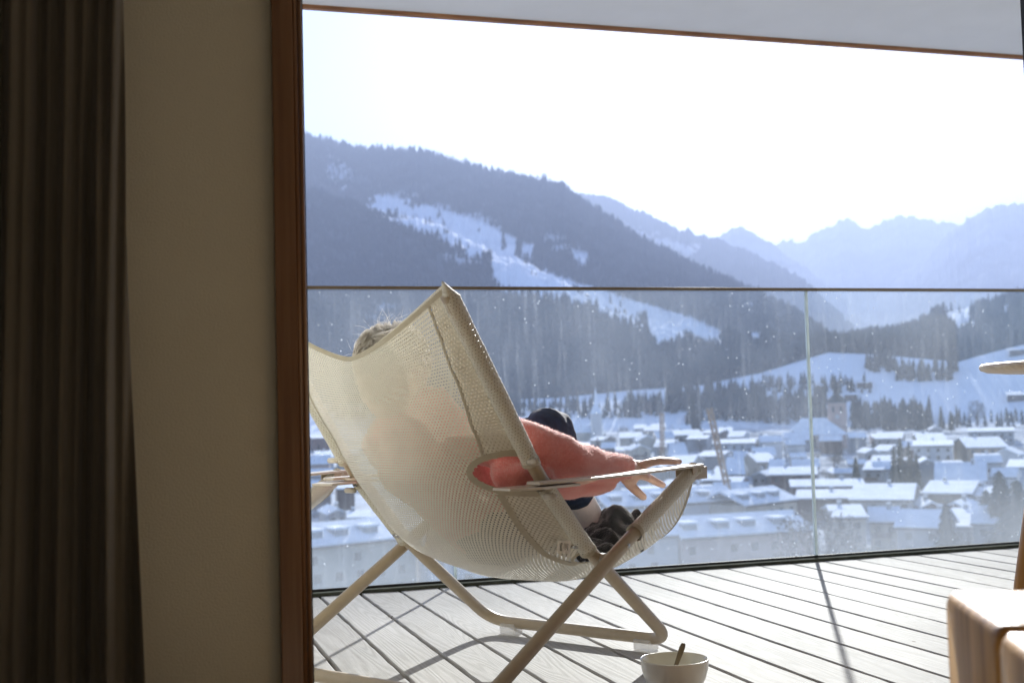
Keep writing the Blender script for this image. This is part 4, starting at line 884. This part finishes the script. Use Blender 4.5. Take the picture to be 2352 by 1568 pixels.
# ------------------------------------------------------------------ town
def roof_place(x0, x1, yt, ye, eave, pitch):
    """house whose camera-facing roof pitch spans the photo box; eave height fixes the distance"""
    xm = (x0+x1)/2; d = ray(xm, ye); h = math.hypot(d[0], d[1]); x = d[0]/h*RS; y = d[1]/h*RS; z = CAM_H+d[2]/h*RS; g = gz(x, y)+eave; k = np.nonzero(z < g)[0]
    i = k[0] if len(k) else len(RS)-1; r = RS[i]; w_ = (x1-x0)/FPX*r; dep = -(d[2]/h); dy = max(.6, (ye-yt)/FPX*r)
    run = dy/(math.tan(R(pitch))+max(dep, .01)); return x[i], y[i], float(g[i])-eave, w_, min(run, 24.0), r
def add_house(x0, x1, yt, ye, label, style='low', wall='cream', eave=7.5, yaw=0, pitch=None, windows=True, cat='house', group=None, chimney=True, name='house'):
    pitch = pitch or dict(low=6, steep=32, gable=24, flat=3)[style]
    if style == 'low': pitch = min(pitch, 7.5)
    X, Y, zb, w_, run, r = roof_place(x0, x1, yt, ye, eave, pitch if style != 'gable' else 8)
    az = math.atan2(X, Y); root = empty(name, (X, Y, zb), -az+R(yaw)); tag(root, label, cat, group)
    hw = w_/2; zt = eave; wm = M['w_'+wall]; o_ = .6
    if style == 'gable':
        dp = max(9, min(18, run*1.2)); rise = hw*math.tan(R(pitch)); hwi = hw-.5
        v = [(-hwi, .6, 0), (hwi, .6, 0), (hwi, .6, zt), (0, .6, zt+hwi*math.tan(R(pitch))), (-hwi, .6, zt)]; v += [(a, dp, c) for a, b_, c in v]
        wb = MB(); wb.add(v, [(0, 1, 2, 3, 4), (9, 8, 7, 6, 5), (0, 4, 9, 5), (1, 6, 7, 2), (4, 3, 8, 9), (3, 2, 7, 8)]); wb.build('wall', wm, root)
        rb = MB(); th = .38
        for s in (1, -1):
            v = [(s*hw, 0, zt-.5*math.tan(R(pitch))+.05), (0, 0, zt+rise+.05-.5*math.tan(R(pitch))+.0), (0, 0, zt+rise+th), (s*hw, 0, zt+th-.3)]; v += [(a, dp+.6, c) for a, b_, c in v]
            rb.add(v, [(0, 1, 2, 3), (7, 6, 5, 4), (0, 4, 5, 1), (1, 5, 6, 2), (2, 6, 7, 3), (3, 7, 4, 0)])
        rb.build('roof', M['snow'], root)
        ridge = zt+rise
    else:
        dp = 2*run; rise = run*math.tan(R(pitch)); hwi = hw-.5
        v = [(-hwi, .7, 0), (-hwi, dp-.7, 0), (-hwi, dp-.7, zt), (-hwi, run, zt+rise-.2), (-hwi, .7, zt)]; v += [(-a, b_, c) for a, b_, c in v]
        wb = MB(); wb.add(v, [(0, 1, 2, 3, 4)[::-1], (5, 6, 7, 8, 9), (0, 4, 9, 5), (4, 3, 8, 9), (3, 2, 7, 8), (2, 1, 6, 7)]); wb.build('wall', wm, root)
        rb = MB(); th = .45; hip = min(hw*.3, rise*1.2) if style == 'steep' and pitch > 35 else 0
        for s in (1, -1):
            y0, y1 = (0, run) if s == 1 else (dp, run)
            v = [(-hw, y0, zt-.12), (hw, y0, zt-.12), (hw-hip, y1, zt+rise), (-hw+hip, y1, zt+rise)]; v += [(a, b_, c+th) for a, b_, c in v]
            q = [(0, 1, 2, 3)[::-1], (4, 5, 6, 7), (0, 4, 5, 1)[::-1], (1, 5, 6, 2)[::-1], (3, 7, 4, 0)[::-1]]
            rb.add(v, q if s == 1 else [t_[::-1] for t_ in q])
        ro = rb.build('roof', M['snow'], root); ridge = zt+rise
        eb = MB(); eb.box(-hw, hw, -.06, -.005, zt-.32, zt+.05); eb.build('eave_board', M['roofdark'], root)
    if chimney and r < 800:
        cb = MB(); cx_ = hw*random.uniform(-.5, .5); cy_ = (dp*.5)+random.uniform(-1, 1); cb.box(cx_-.45, cx_+.45, cy_-.4, cy_+.4, ridge-1.6, ridge+1.1); ch = cb.build('chimney', M['w_grey'], root)
        cb = MB(); cb.box(cx_-.5, cx_+.5, cy_-.45, cy_+.45, ridge+1.103, ridge+1.35); cb.build('snow_cap', M['snow'], ch)
    if windows and r < 800:
        yf = .6 if style == 'gable' else .7
        nx = max(2, int(w_/3.6)); nz_ = max(1, int(eave/3.1))
        for iz in range(nz_):
            zz = eave-2.35-iz*2.9
            for ix in range(nx):
                xx = -hwi+(ix+.5)*2*hwi/nx
                if random.random() < .12: continue
                b = MB(); b.box(xx-.62, xx+.62, yf-.05, yf-.004, zz, zz+1.35); b.build('window', M['glassdark'], root)
        if random.random() < .5 and nz_ > 1:
            b = MB(); b.box(-hwi*.9, hwi*.5, yf-1.3, yf-.07, eave-3.4, eave-3.2); b.box(-hwi*.9, hwi*.5, yf-1.3, yf-1.22, eave-3.2, eave-2.3); b.build('balcony', M['w_wood'], root)
    return root
H_ = add_house
H_(1820, 1983, 1103, 1118, 'long low house with bright snow roof crossed by the glass seam, lower wooden walls', 'low', 'wood', 7, 3)
H_(1829, 1961, 1127, 1146, 'brown-walled house with wide bright snow roof, directly in front of the long low one', 'low', 'wood', 6, -2)
H_(1953, 2092, 1113, 1149, 'large house with broad bright snow roof notched by a dark gap near its middle', 'low', 'grey', 8, -4, 13)
H_(1912, 1991, 1163, 1190, 'cream house with sloping white roof right beside the round bare tree', 'low', 'cream', 9, 6, 14)
H_(1996, 2066, 1168, 1200, 'low annex with bluish shaded roof joining the cream house at its right', 'steep', 'cream', 7, 0, 24)
H_(2056, 2166, 1176, 1214, 'grey gabled building with plain end wall close behind the bottom rail', 'steep', 'grey', 10, -14, 24)
H_(2190, 2243, 1171, 1212, 'small grey building with short white roof right of the little conifer', 'low', 'grey', 9, 0, 14)
H_(2238, 2370, 1168, 1205, 'long grey-walled building with patched snow roof at the lower right', 'steep', 'grey', 10, -3, 22)
H_(2121, 2227, 1107, 1134, 'dark timber chalet with pointed bright snow roof left of the big spruces', 'low', 'wood', 8, -8, 12)
H_(2116, 2167, 1142, 1166, 'small dark chalet with half-lit gable roof below the timber chalet', 'gable', 'wood', 6, 10)
H_(2166, 2216, 1140, 1166, 'small chalet with steep white roof beside the half-lit gable', 'gable', 'wood', 6, -12)
dorm = H_(2152, 2260, 1066, 1106, 'shaded slate-blue snow roof with a row of dormers', 'steep', 'cream', 7, -2, 33)
H_(2100, 2186, 1011, 1024, 'long white building under a flat bright roof, several storeys with window rows', 'flat', 'white', 10, 0, name='apartment_building', cat='building')
H_(2228, 2324, 973, 991, 'very long bright flat roof at the far right edge of town', 'flat', 'grey', 7, 0, name='apartment_building', cat='building')
H_(2226, 2312, 995, 1028, 'brown-walled house with bright dormered roof under the long flat roof', 'low', 'ochre', 9, 8, 16)
H_(2240, 2294, 1044, 1062, 'house with rounded bright snow roof above the slate-blue dormer roof', 'low', 'cream', 7, 0)
H_(2238, 2278, 1121, 1140, 'small blue-shaded house with bright roof just left of the big spruces', 'low', 'blue', 7, -6)
H_(2110, 2172, 990, 1011, 'pair-roofed house with sunlit snow behind the long white building', 'low', 'cream', 7, 4)
H_(2136, 2166, 974, 986, 'small house with little pointed roof topping the pair-roofed one', 'gable', 'grey', 6, 4)
H_(2010, 2070, 992, 1008, 'house with flat bright roof just right of the church', 'low', 'grey', 7, -3)
H_(1988, 2024, 1024, 1040, 'narrow house with tilted bright roof below the church tower', 'gable', 'grey', 7, 12)
H_(1982, 2028, 1060, 1080, 'grey cube-like house with bright roof left of the dark conifer clump', 'low', 'grey', 8, -5)
H_(1914, 1941, 1066, 1087, 'small house with a single bright pointed roof right of the glass seam', 'gable', 'cream', 6, 8)
H_(1769, 1876, 1074, 1091, 'dark timber house with long straight bright roof left of the glass seam', 'low', 'wood', 8, 0)
H_(1820, 1882, 1056, 1074, 'house with bluish shaded roof peeking above the long straight bright roof', 'steep', 'grey', 6, 0, 30)
H_(1740, 1790, 1040, 1062, 'house with tilted bright oval-looking snow roof below the church nave', 'low', 'cream', 7, 10)
H_(1764, 1800, 1056, 1080, 'house with blue shaded roof touching the tilted bright one', 'steep', 'grey', 6, -8, 34)
H_(1724, 1762, 1066, 1093, 'house whose bright roof slants diagonally, next to the blue shaded roof', 'gable', 'grey', 6, -16)
H_(1728, 1790, 993, 1014, 'double-pitched bright roof forming a shallow V before the church', 'gable', 'cream', 7, 0)
H_(1800, 1860, 994, 1012, 'low blue-shaded roof right under the church eave', 'steep', 'grey', 5, 0, 30)
H_(1748, 1784, 1020, 1036, 'small bright gable between the shallow V roof and the oval-looking roof', 'gable', 'grey', 6, 5)
H_(1456, 1484, 972, 985, 'far small house with bright roof right above the hand', 'low', 'grey', 6, 0)
H_(1495, 1530, 970, 983, 'far house with bright roof at the foot of the upright crane mast', 'low', 'pink', 6, 0)
H_(1528, 1614, 981, 1000, 'far long terrace house with stepped bright roofline', 'low', 'cream', 7, 5)
H_(1422, 1476, 988, 1006, 'far house pair with bright twin roofs above the sleeve', 'low', 'cream', 7, 0)
H_(1448, 1498, 1007, 1033, 'house with big slanted white roof above the fingertips', 'gable', 'cream', 7, 10)
H_(1507, 1549, 1009, 1019, 'narrow bright flat roof right of the big slanted white one', 'flat', 'cream', 7, 0)
H_(1572, 1604, 946, 954, 'small far house with flat bright roof among the valley trees', 'flat', 'pink', 6, 0)
H_(1650, 1683, 981, 993, 'far house with small bright roof right of the leaning crane', 'low', 'grey', 6, 0)
H_(1637, 1735, 1007, 1019, 'long narrow bright roof in front of the leaning crane', 'flat', 'blue', 7, 0)
H_(1533, 1584, 1018, 1052, 'gabled house with steep blue-shaded snow roof in mid town', 'steep', 'grey', 7, 4, 36)
H_(1660, 1712, 1052, 1090, 'house with steep blue-shaded roof between crane and long timber house', 'steep', 'cream', 7, -5, 36)
H_(1610, 1658, 1089, 1104, 'white flat-roofed house under the armrest tip', 'low', 'grey', 7, 0)
H_(1584, 1636, 1116, 1127, 'low white roof strip right of the armrest end', 'flat', 'blue', 7, 0)
H_(1640, 1720, 1110, 1128, 'broad house with shaded snow roof left of the long timber house', 'steep', 'cream', 7, 0, 26)
H_(752, 802, 1155, 1181, 'sunlit tilted snow roof seen under the left armrest', 'gable', 'grey', 7, 10)
H_(796, 852, 1175, 1190, 'sunlit flat snow roof seen beside the left chair leg', 'low', 'grey', 7, 0)
H_(722, 768, 1028, 1052, 'house with bright roof beside the door frame, behind the chair sling', 'low', 'blue', 7, 0)
# houses up on the fields behind the town
for q, lab in (((1968, 2003, 866, 879), 'farmhouse with bright roof on the upper field above the church spire'), ((1876, 1902, 876, 887), 'small farmhouse on the upper field left of the spire'), ((1852, 1886, 901, 910), 'low farmhouse with bright roof right of the glass seam on the field'),
               ((1940, 1969, 898, 907), 'farmhouse with bright roof just right of the spire'), ((1744, 1773, 901, 910), 'farmhouse at the end of the pale road left of the glass seam'), ((2210, 2240, 797, 809), 'chalet at the edge of the hill forest'),
               ((2320, 2362, 792, 804), 'chalet with long bright roof at the right picture edge below the forest'), ((2316, 2366, 886, 907), 'farmhouse on the open field under the table edge'), ((1525, 1568, 852, 862), 'lone lodge with bright roof at the forest foot'), ((1590, 1620, 852, 860), 'second small lodge right of the lone lodge')):
    H_(*q, lab, 'low', 'wood', 5, 0, windows=False, cat='farmhouse', name='farmhouse')
# anonymous small houses filling the rows
fill = 0; taken = []
for (x0, x1, y0, y1, n, step) in ((1290, 1730, 985, 1120, 46, 1), (1730, 2110, 1000, 1100, 22, 1), (2110, 2352, 1030, 1110, 10, 1), (722, 800, 985, 1150, 9, 1), (1300, 1660, 1010, 1140, 20, 1)):
    for k in range(n):
        cx_ = random.uniform(x0, x1); cy_ = random.uniform(y0, y1); ww = random.uniform(24, 44)*(1+(cy_-985)/170)
        if any(abs(cx_-a) < (ww+b_)*.42 and abs(cy_-c) < 13 for a, c, b_ in taken): continue
        taken.append((cx_, cy_, ww)); stl = random.choice(['low', 'low', 'steep', 'gable', 'flat', 'steep']); hh = ww*random.uniform(.22, .38)
        H_(cx_-ww/2, cx_+ww/2, cy_-hh, cy_, 'small snow-roofed house in the crowded rows of the town middle', stl, random.choice(['cream', 'grey', 'wood', 'blue', 'white', 'pink']), random.uniform(5.5, 8), random.uniform(-14, 14), group='small snow-roofed houses of the town', chimney=False, windows=False)
# long apartment block in front, below the terrace
def block(x0, x1, yt0, ye0, ye1, wallc, label, eave, r_hint, nwin):
    d0 = at(x0, ye0, r_hint); d1 = at(x1, ye1, r_hint*1.06); X0, Y0 = d0[0], d0[1]; dx, dy = d1[0]-X0, d1[1]-Y0; L_ = math.hypot(dx, dy); rz = math.atan2(dy, dx)
    zt = d0[2]; zt1 = d1[2]; z = (zt+zt1)/2; root = empty('apartment_block', (X0, Y0, z-eave), rz); tag(root, label, 'apartment block')
    run = 7.5; pitch = 21; rise = run*math.tan(R(pitch))
    b = MB(); b.box(0, L_, .6, 2*run-.6, 0, eave); b.build('wall', M['w_'+wallc], root)
    b = MB(); b.add([(-.4, 0, eave-.1), (L_+.4, 0, eave-.1), (L_+.4, run, eave+rise), (-.4, run, eave+rise), (-.4, 0, eave+.4), (L_+.4, 0, eave+.4), (L_+.4, run, eave+rise+.5), (-.4, run, eave+rise+.5)], [(3, 2, 1, 0), (4, 5, 6, 7), (0, 1, 5, 4), (1, 2, 6, 5), (0, 4, 7, 3)])
    b.add([(-.4, 2*run, eave-.1), (L_+.4, 2*run, eave-.1), (L_+.4, run, eave+rise), (-.4, run, eave+rise), (-.4, 2*run, eave+.4), (L_+.4, 2*run, eave+.4), (L_+.4, run, eave+rise+.5), (-.4, run, eave+rise+.5)], [(0, 1, 2, 3), (7, 6, 5, 4), (4, 5, 1, 0), (5, 6, 2, 1), (3, 7, 4, 0)])
    ro = b.build('roof', M['snow'], root)
    n = int(L_/6)
    for k in range(n):                       # snow-topped dormer boxes along the roof
        xx = 3+k*6+random.uniform(-.6, .6); b = MB(); b.box(xx-1.3, xx+1.3, 2.2, 5.2, eave+1.1, eave+2.35); dm = b.build('dormer', M['w_grey'], ro)
        b = MB(); b.box(xx-1.5, xx+1.5, 2.0, 5.4, eave+2.353, eave+2.75); b.build('snow_cap', M['snow'], dm)
    b = MB(); b.box(-.3, L_+.3, -.12, -.004, eave-.35, eave+.12); b.build('gutter', M['roofdark'], root)
    for iz in range(4):
        for ix in range(int(L_/4.2)):
            if random.random() < .1: continue
            xx = 2+ix*4.2+(.6 if iz % 2 else 0); b = MB(); b.box(xx-.65, xx+.65, .53, .596, eave-2.9-iz*3.0, eave-1.5-iz*3.0); b.build('window', M['glassdark'], root)
block(700, 960, 1185, 1246, 1246, 'cream', 'cream apartment block with snow roof behind the left chair legs', 13, 205, 10)
block(985, 1560, 1170, 1258, 1234, 'grey', 'long pale grey apartment block with bluish snow roof below the chair', 13, 210, 10)
block(1570, 1868, 1160, 1238, 1218, 'pink', 'pinkish apartment block continuing the long roof up to the glass seam', 12, 222, 10)
block(1400, 1700, 1120, 1160, 1156, 'blue', 'second row block with long bluish snow roof behind the grey apartment block', 9, 285, 10)
block(1716, 1835, 1120, 1160, 1150, 'cream', 'shorter second row block just left of the round bare tree', 9, 292, 10)
# church
def church():
    p = at(1925, 1000, 690); X, Y = p[0], p[1]; zb = gzs(X, Y); az = math.atan2(X, Y); root = empty('church', (X, Y, zb), -az)
    tag(root, 'church with steep snow-dusted nave roof and square tower carrying a dark onion spire', 'church')
    mpx = 690/FPX
    def zz(py): return at(1925, py, 690)[2]-zb
    tw = 5.0; tz = zz(926)
    b = MB(); b.box(-tw, tw, 2, 12, 0, tz); t = b.build('tower', M['w_pink'], root)
    b = MB(); b.box(-tw-.35, tw+.35, 1.65, 12.35, tz, tz+.5); b.build('cornice', M['w_grey'], t)
    for sx in (-2, 2):
        b = MB(); b.box(sx-.6, sx+.6, 1.93, 1.997, tz-4.6, tz-1.6); b.build('sound_window', M['glassdark'], t)
    b = MB(); b.tube([(0, 1.93, tz-7.2), (0, 1.99, tz-7.2)], 1.2, 20); b.build('clock_face', M['w_white'], t)
    b = MB(); top = zz(858)
    prof = [(tw*1.12, tz+.5), (tw*1.05, tz+1.4), (tw*.72, tz+3.2), (tw*.42, tz+4.6), (tw*.34, tz+5.2), (tw*.36, tz+7.2), (tw*.58, tz+8.4), (tw*.62, tz+9.3), (tw*.45, tz+10.6), (tw*.16, tz+11.8), (.22, tz+13.2), (.10, max(top, tz+15))]
    lathe(b, prof, 16); sp_ = b.build('onion_spire', M['spire'], root, True); sp_.location = (0, 7, 0)
    nx0, nx1 = (1812-1925)*mpx, (1948-1925)*mpx; ze = zz(997); zr = zz(958)
    b = MB(); b.box(nx0+1.2, nx1-1.0, -9.2, 7.2, 0, ze); b.build('nave_wall', M['w_pink'], root)
    yr0 = nx0+8.5; yr1 = nx1-12
    b = MB(); v = [(nx0, -10, ze), (nx1, -10, ze), (nx1, 8, ze), (nx0, 8, ze), (yr0, -1, zr), (yr1, -1, zr)]
    b.add(v, [(0, 1, 5, 4), (1, 2, 5), (2, 3, 4, 5), (3, 0, 4), (3, 2, 1, 0)]); b.build('nave_roof', M['snow'], root)
    for k in range(5):
        xx = nx0+5+k*(nx1-nx0-8)/5; b = MB(); b.box(xx-.7, xx+.7, -9.27, -9.204, ze-6.5, ze-1.8); b.build('nave_window', M['glassdark'], root)
M['spire'] = mat('copper_dark', (.03, .04, .045), None, .7)
church()
# tower crane with a leaning jib, and an upright mast
def lattice(b, p0, p1, w_, n):
    p0, p1 = Vector(p0), Vector(p1); t = (p1-p0).normalized(); a = t.orthogonal().normalized(); c = t.cross(a)
    cs = [(a+c)*w_, (a-c)*w_, (-a-c)*w_, (c-a)*w_]
    for q in cs: b.tube([p0+q, p1+q], .22, 5)
    for k in range(n):
        q0 = p0.lerp(p1, k/n); q1 = p0.lerp(p1, (k+1)/n)
        for i in range(4): b.tube([q0+cs[i], q1+cs[(i+1) % 4]], .12, 4)
def crane(px0, py0, px1, py1, r, label, jib):
    p0 = at(px0, py0, r); p1 = at(px1, py1, r); zb = gzs(p0[0], p0[1]); root = empty('crane', (p0[0], p0[1], zb)); tag(root, label, 'crane')
    a = Vector((0, 0, 0)); top = Vector((p1[0]-p0[0], p1[1]-p0[1], p1[2]-zb))
    b = MB(); lattice(b, a, top, .6, 16); b.build('mast' if not jib else 'jib', M['crane'], root)
    b = MB(); b.box(-2.2, 2.2, -2.2, 2.2, 0, 3.2) if jib else b.box(-2, 2, -2, 2, 0, 1.2); b.build('base', M['crane'], root)
crane(1684, 1118, 1629, 937, 360, 'ochre crane boom leaning to the left over the middle of the town', True)
crane(1520, 1030, 1520, 948, 520, 'thin upright ochre crane mast rising above far roofs near the hand', False)
# single trees one can tell apart
def conifer_mesh(seed, tiers=16, K=15):
    rg = random.Random(seed); V_ = []; F_ = []
    for t in range(tiers):
        f = t/tiers; zb = .10+f*.82; rad = .20*(1-f)**.85+.015; hgt = .10*(1-f*.4)
        for k in range(K):
            a = 2*math.pi*(k+rg.random()*.6)/K; r_ = rad*rg.uniform(.65, 1.2); dz = rg.uniform(-.03, .02); wd_ = .30+rg.random()*.15
            i = len(V_); V_ += [(0, 0, zb+hgt), (math.cos(a-wd_)*r_*.72, math.sin(a-wd_)*r_*.72, zb+dz+.015), (math.cos(a)*r_, math.sin(a)*r_, zb+dz-.02), (math.cos(a+wd_)*r_*.72, math.sin(a+wd_)*r_*.72, zb+dz+.015)]; F_ += [(i, i+1, i+2), (i, i+2, i+3)]
    me = bpy.data.meshes.new('crown'); me.from_pydata(V_, [], F_); me.materials.append(M['conifer']); return me
def bare_mesh(seed, n=1300):
    rg = random.Random(seed); V_ = []; F_ = []
    for k in range(n):
        d = Vector((rg.gauss(0, 1), rg.gauss(0, 1), rg.gauss(0, 1))).normalized()*rg.uniform(.35, 1)**.6; c = Vector((d.x*.36, d.y*.36, .62+d.z*.36)); c += Vector((mnoise.noise(c*5), mnoise.noise(c*5+Vector((9, 0, 0))), 0))*.05
        s = rg.uniform(.012, .03); u_ = Vector((rg.gauss(0, 1), rg.gauss(0, 1), rg.gauss(0, 1))).normalized(); w_ = u_.orthogonal().normalized(); i = len(V_); V_ += [c-u_*s-w_*s*.3, c+u_*s, c+w_*s*.5]; F_.append((i, i+1, i+2))
    me = bpy.data.meshes.new('crown'); me.from_pydata(V_, [], F_); me.materials.append(M['frosty']); return me
CM = [conifer_mesh(i) for i in range(4)]; BM = [bare_mesh(i) for i in range(2)]
tb_ = MB(); tb_.tube([(0, 0, 0), (0, 0, .5), (0, 0, .93)], [.022, .014, .003], 7); TRK = bpy.data.meshes.new('trunk'); TRK.from_pydata(tb_.v, [], tb_.f); TRK.materials.append(M['bark'])
tb_ = MB(); tb_.tube([(0, 0, 0), (0, 0, .3), (.01, 0, .5)], [.035, .026, .018], 7)
for k in range(7): a = k*.9; tb_.tube([(0, 0, .3+.03*k), (.13*math.cos(a), .13*math.sin(a), .55+.03*k), (.26*math.cos(a), .26*math.sin(a), .72+.03*k)], [.014, .009, .003], 5)
TRB = bpy.data.meshes.new('trunk'); TRB.from_pydata(tb_.v, [], tb_.f); TRB.materials.append(M['bark'])
def tree(px, pbase, ptop, label, r=None, kind=0, group=None, wide=1.0):
    if r is None:
        g = ground_at(px, pbase)
        if g is None: return
        X, Y, Z, r = g
    else:
        p = at(px, pbase, r); X, Y = p[0], p[1]; Z = gzs(X, Y)
    h = at(px, ptop, r)[2]-Z; root = empty('conifer' if kind == 0 else 'leafless_tree', (X, Y, Z), random.uniform(0, 6.28)); root.scale = (h*wide, h*wide, h); tag(root, label, 'conifer' if kind == 0 else 'tree', group)
    c = bpy.data.objects.new('crown', random.choice(CM if kind == 0 else BM)); col.objects.link(c); c.parent = root
    t = bpy.data.objects.new('trunk', TRK if kind == 0 else TRB); col.objects.link(t); t.parent = root
tree(1880, 1300, 1158, 'round bushy bare tree standing right on the glass seam in front of the pink block', 215, 1, wide=1.25)
tree(2176, 1260, 1140, 'small dark conifer before the grey gabled building', 240, 0, wide=1.3)
tree(2300, 1200, 1062, 'tall dark spruce, front one of the pair at the lower right', 262, 0, wide=1.5)
tree(2340, 1210, 1085, 'broad dark spruce at the right picture edge', 255, 0, wide=1.9)
tree(2268, 1190, 1110, 'lower spruce leaning on the left of the tall front spruce', 268, 0, wide=1.6)
tree(2163, 985, 926, 'slim lone conifer standing against the open field, tallest of two', 840, 0, wide=.9)
tree(2185, 985, 938, 'slightly lower lone conifer right of the slim one on the field edge', 840, 0, wide=.9)
tree(2245, 985, 915, 'tall ragged leafless tree against the open snow field', 840, 1, wide=.8)
tree(1592, 975, 893, 'pointed dark conifer above the far houses, right of the crane mast', 900, 0, wide=1.2)
tree(1734, 940, 868, 'conifer left of the glass seam in front of the upper field', 1000, 0, wide=1.1)
tree(1968, 1130, 1040, 'narrow dark conifer between the single bright roof and the grey cube-like house', 400, 0, wide=1.0)
def chapel():
    p = at(1370, 975, 760); X, Y = p[0], p[1]; zb = gzs(X, Y); az = math.atan2(X, Y); root = empty('chapel', (X, Y, zb), -az); tag(root, 'slim pale steeple with a pointed roof rising right of the jeans knee', 'chapel')
    zz = lambda py: at(1370, py, 760)[2]-zb
    b = MB(); b.box(-3.6, 3.6, 0, 7.2, 0, zz(950)); b.build('tower', M['w_white'], root)
    b = MB(); t = zz(950); q = [(-4.1, -.5, t), (4.1, -.5, t), (4.1, 7.7, t), (-4.1, 7.7, t), (-1.6, 2, t+5), (1.6, 2, t+5), (1.6, 5.2, t+5), (-1.6, 5.2, t+5), (0, 3.6, zz(886))]
    b.add(q, [(3, 2, 1, 0), (0, 1, 5, 4), (1, 2, 6, 5), (2, 3, 7, 6), (3, 0, 4, 7), (4, 5, 8), (5, 6, 8), (6, 7, 8), (7, 4, 8)]); b.build('spire', M['snow'], root)
    b = MB(); b.box(-14, -3.62, 1, 9, 0, 8); b.build('nave_wall', M['w_cream'], root)
    b = MB(); b.add([(-14.5, .3, 7.8), (-3.63, .3, 7.8), (-3.63, 5, 12), (-14.5, 5, 12), (-14.5, 9.7, 7.8), (-3.63, 9.7, 7.8)], [(0, 1, 2, 3), (3, 2, 5, 4), (0, 3, 4), (1, 5, 2), (4, 5, 1, 0)]); b.build('nave_roof', M['snow'], root)
chapel()
for k, (px, pt, pb, w_) in enumerate(((2056, 1012, 1120, .75), (2072, 992, 1135, .8), (2092, 1003, 1140, .7), (2108, 1030, 1140, .8), (2064, 1062, 1150, .9), (2100, 1070, 1155, .9))):
    tree(px, pb, pt, 'dark conifer in the tall clump right of the notched bright roof', 395+k*9, 0, 'tall conifers of the town clump', w_)
rt = random.Random(3)
for (x0, x1, y0, y1, n, kd) in ((1740, 1960, 1030, 1100, 16, 1), (2110, 2352, 1010, 1100, 9, 1), (1300, 1730, 990, 1120, 20, 1), (1990, 2050, 1010, 1110, 6, 0), (1300, 1700, 1000, 1100, 6, 0), (722, 800, 1000, 1140, 4, 0)):
    for k in range(n):
        px = rt.uniform(x0, x1); py = rt.uniform(y0, y1); tree(px, py+12, py-rt.uniform(12, 30), 'small dark garden tree between the blurred town roofs', None, kd, 'garden trees between the town houses', 1.2)
# ------------------------------------------------------------------ air
hm = bpy.data.materials.new('haze_air'); hm.use_nodes = True; t_ = hm.node_tree; t_.nodes.remove(t_.nodes['Principled BSDF']); pv = t_.nodes.new('ShaderNodeVolumePrincipled')
pv.inputs['Color'].default_value = (.58, .70, 1.0, 1); pv.inputs['Density'].default_value = 2.15e-4; pv.inputs['Anisotropy'].default_value = .08
t_.links.new(pv.outputs[0], t_.nodes['Material Output'].inputs['Volume'])
b = MB(); b.box(-14000, 14000, -600, 14500, -45, 1500); hz = b.build('haze', hm); tag(hz, kind='stuff'); tag(hz, 'thin pale blue winter haze filling the valley air', 'haze')
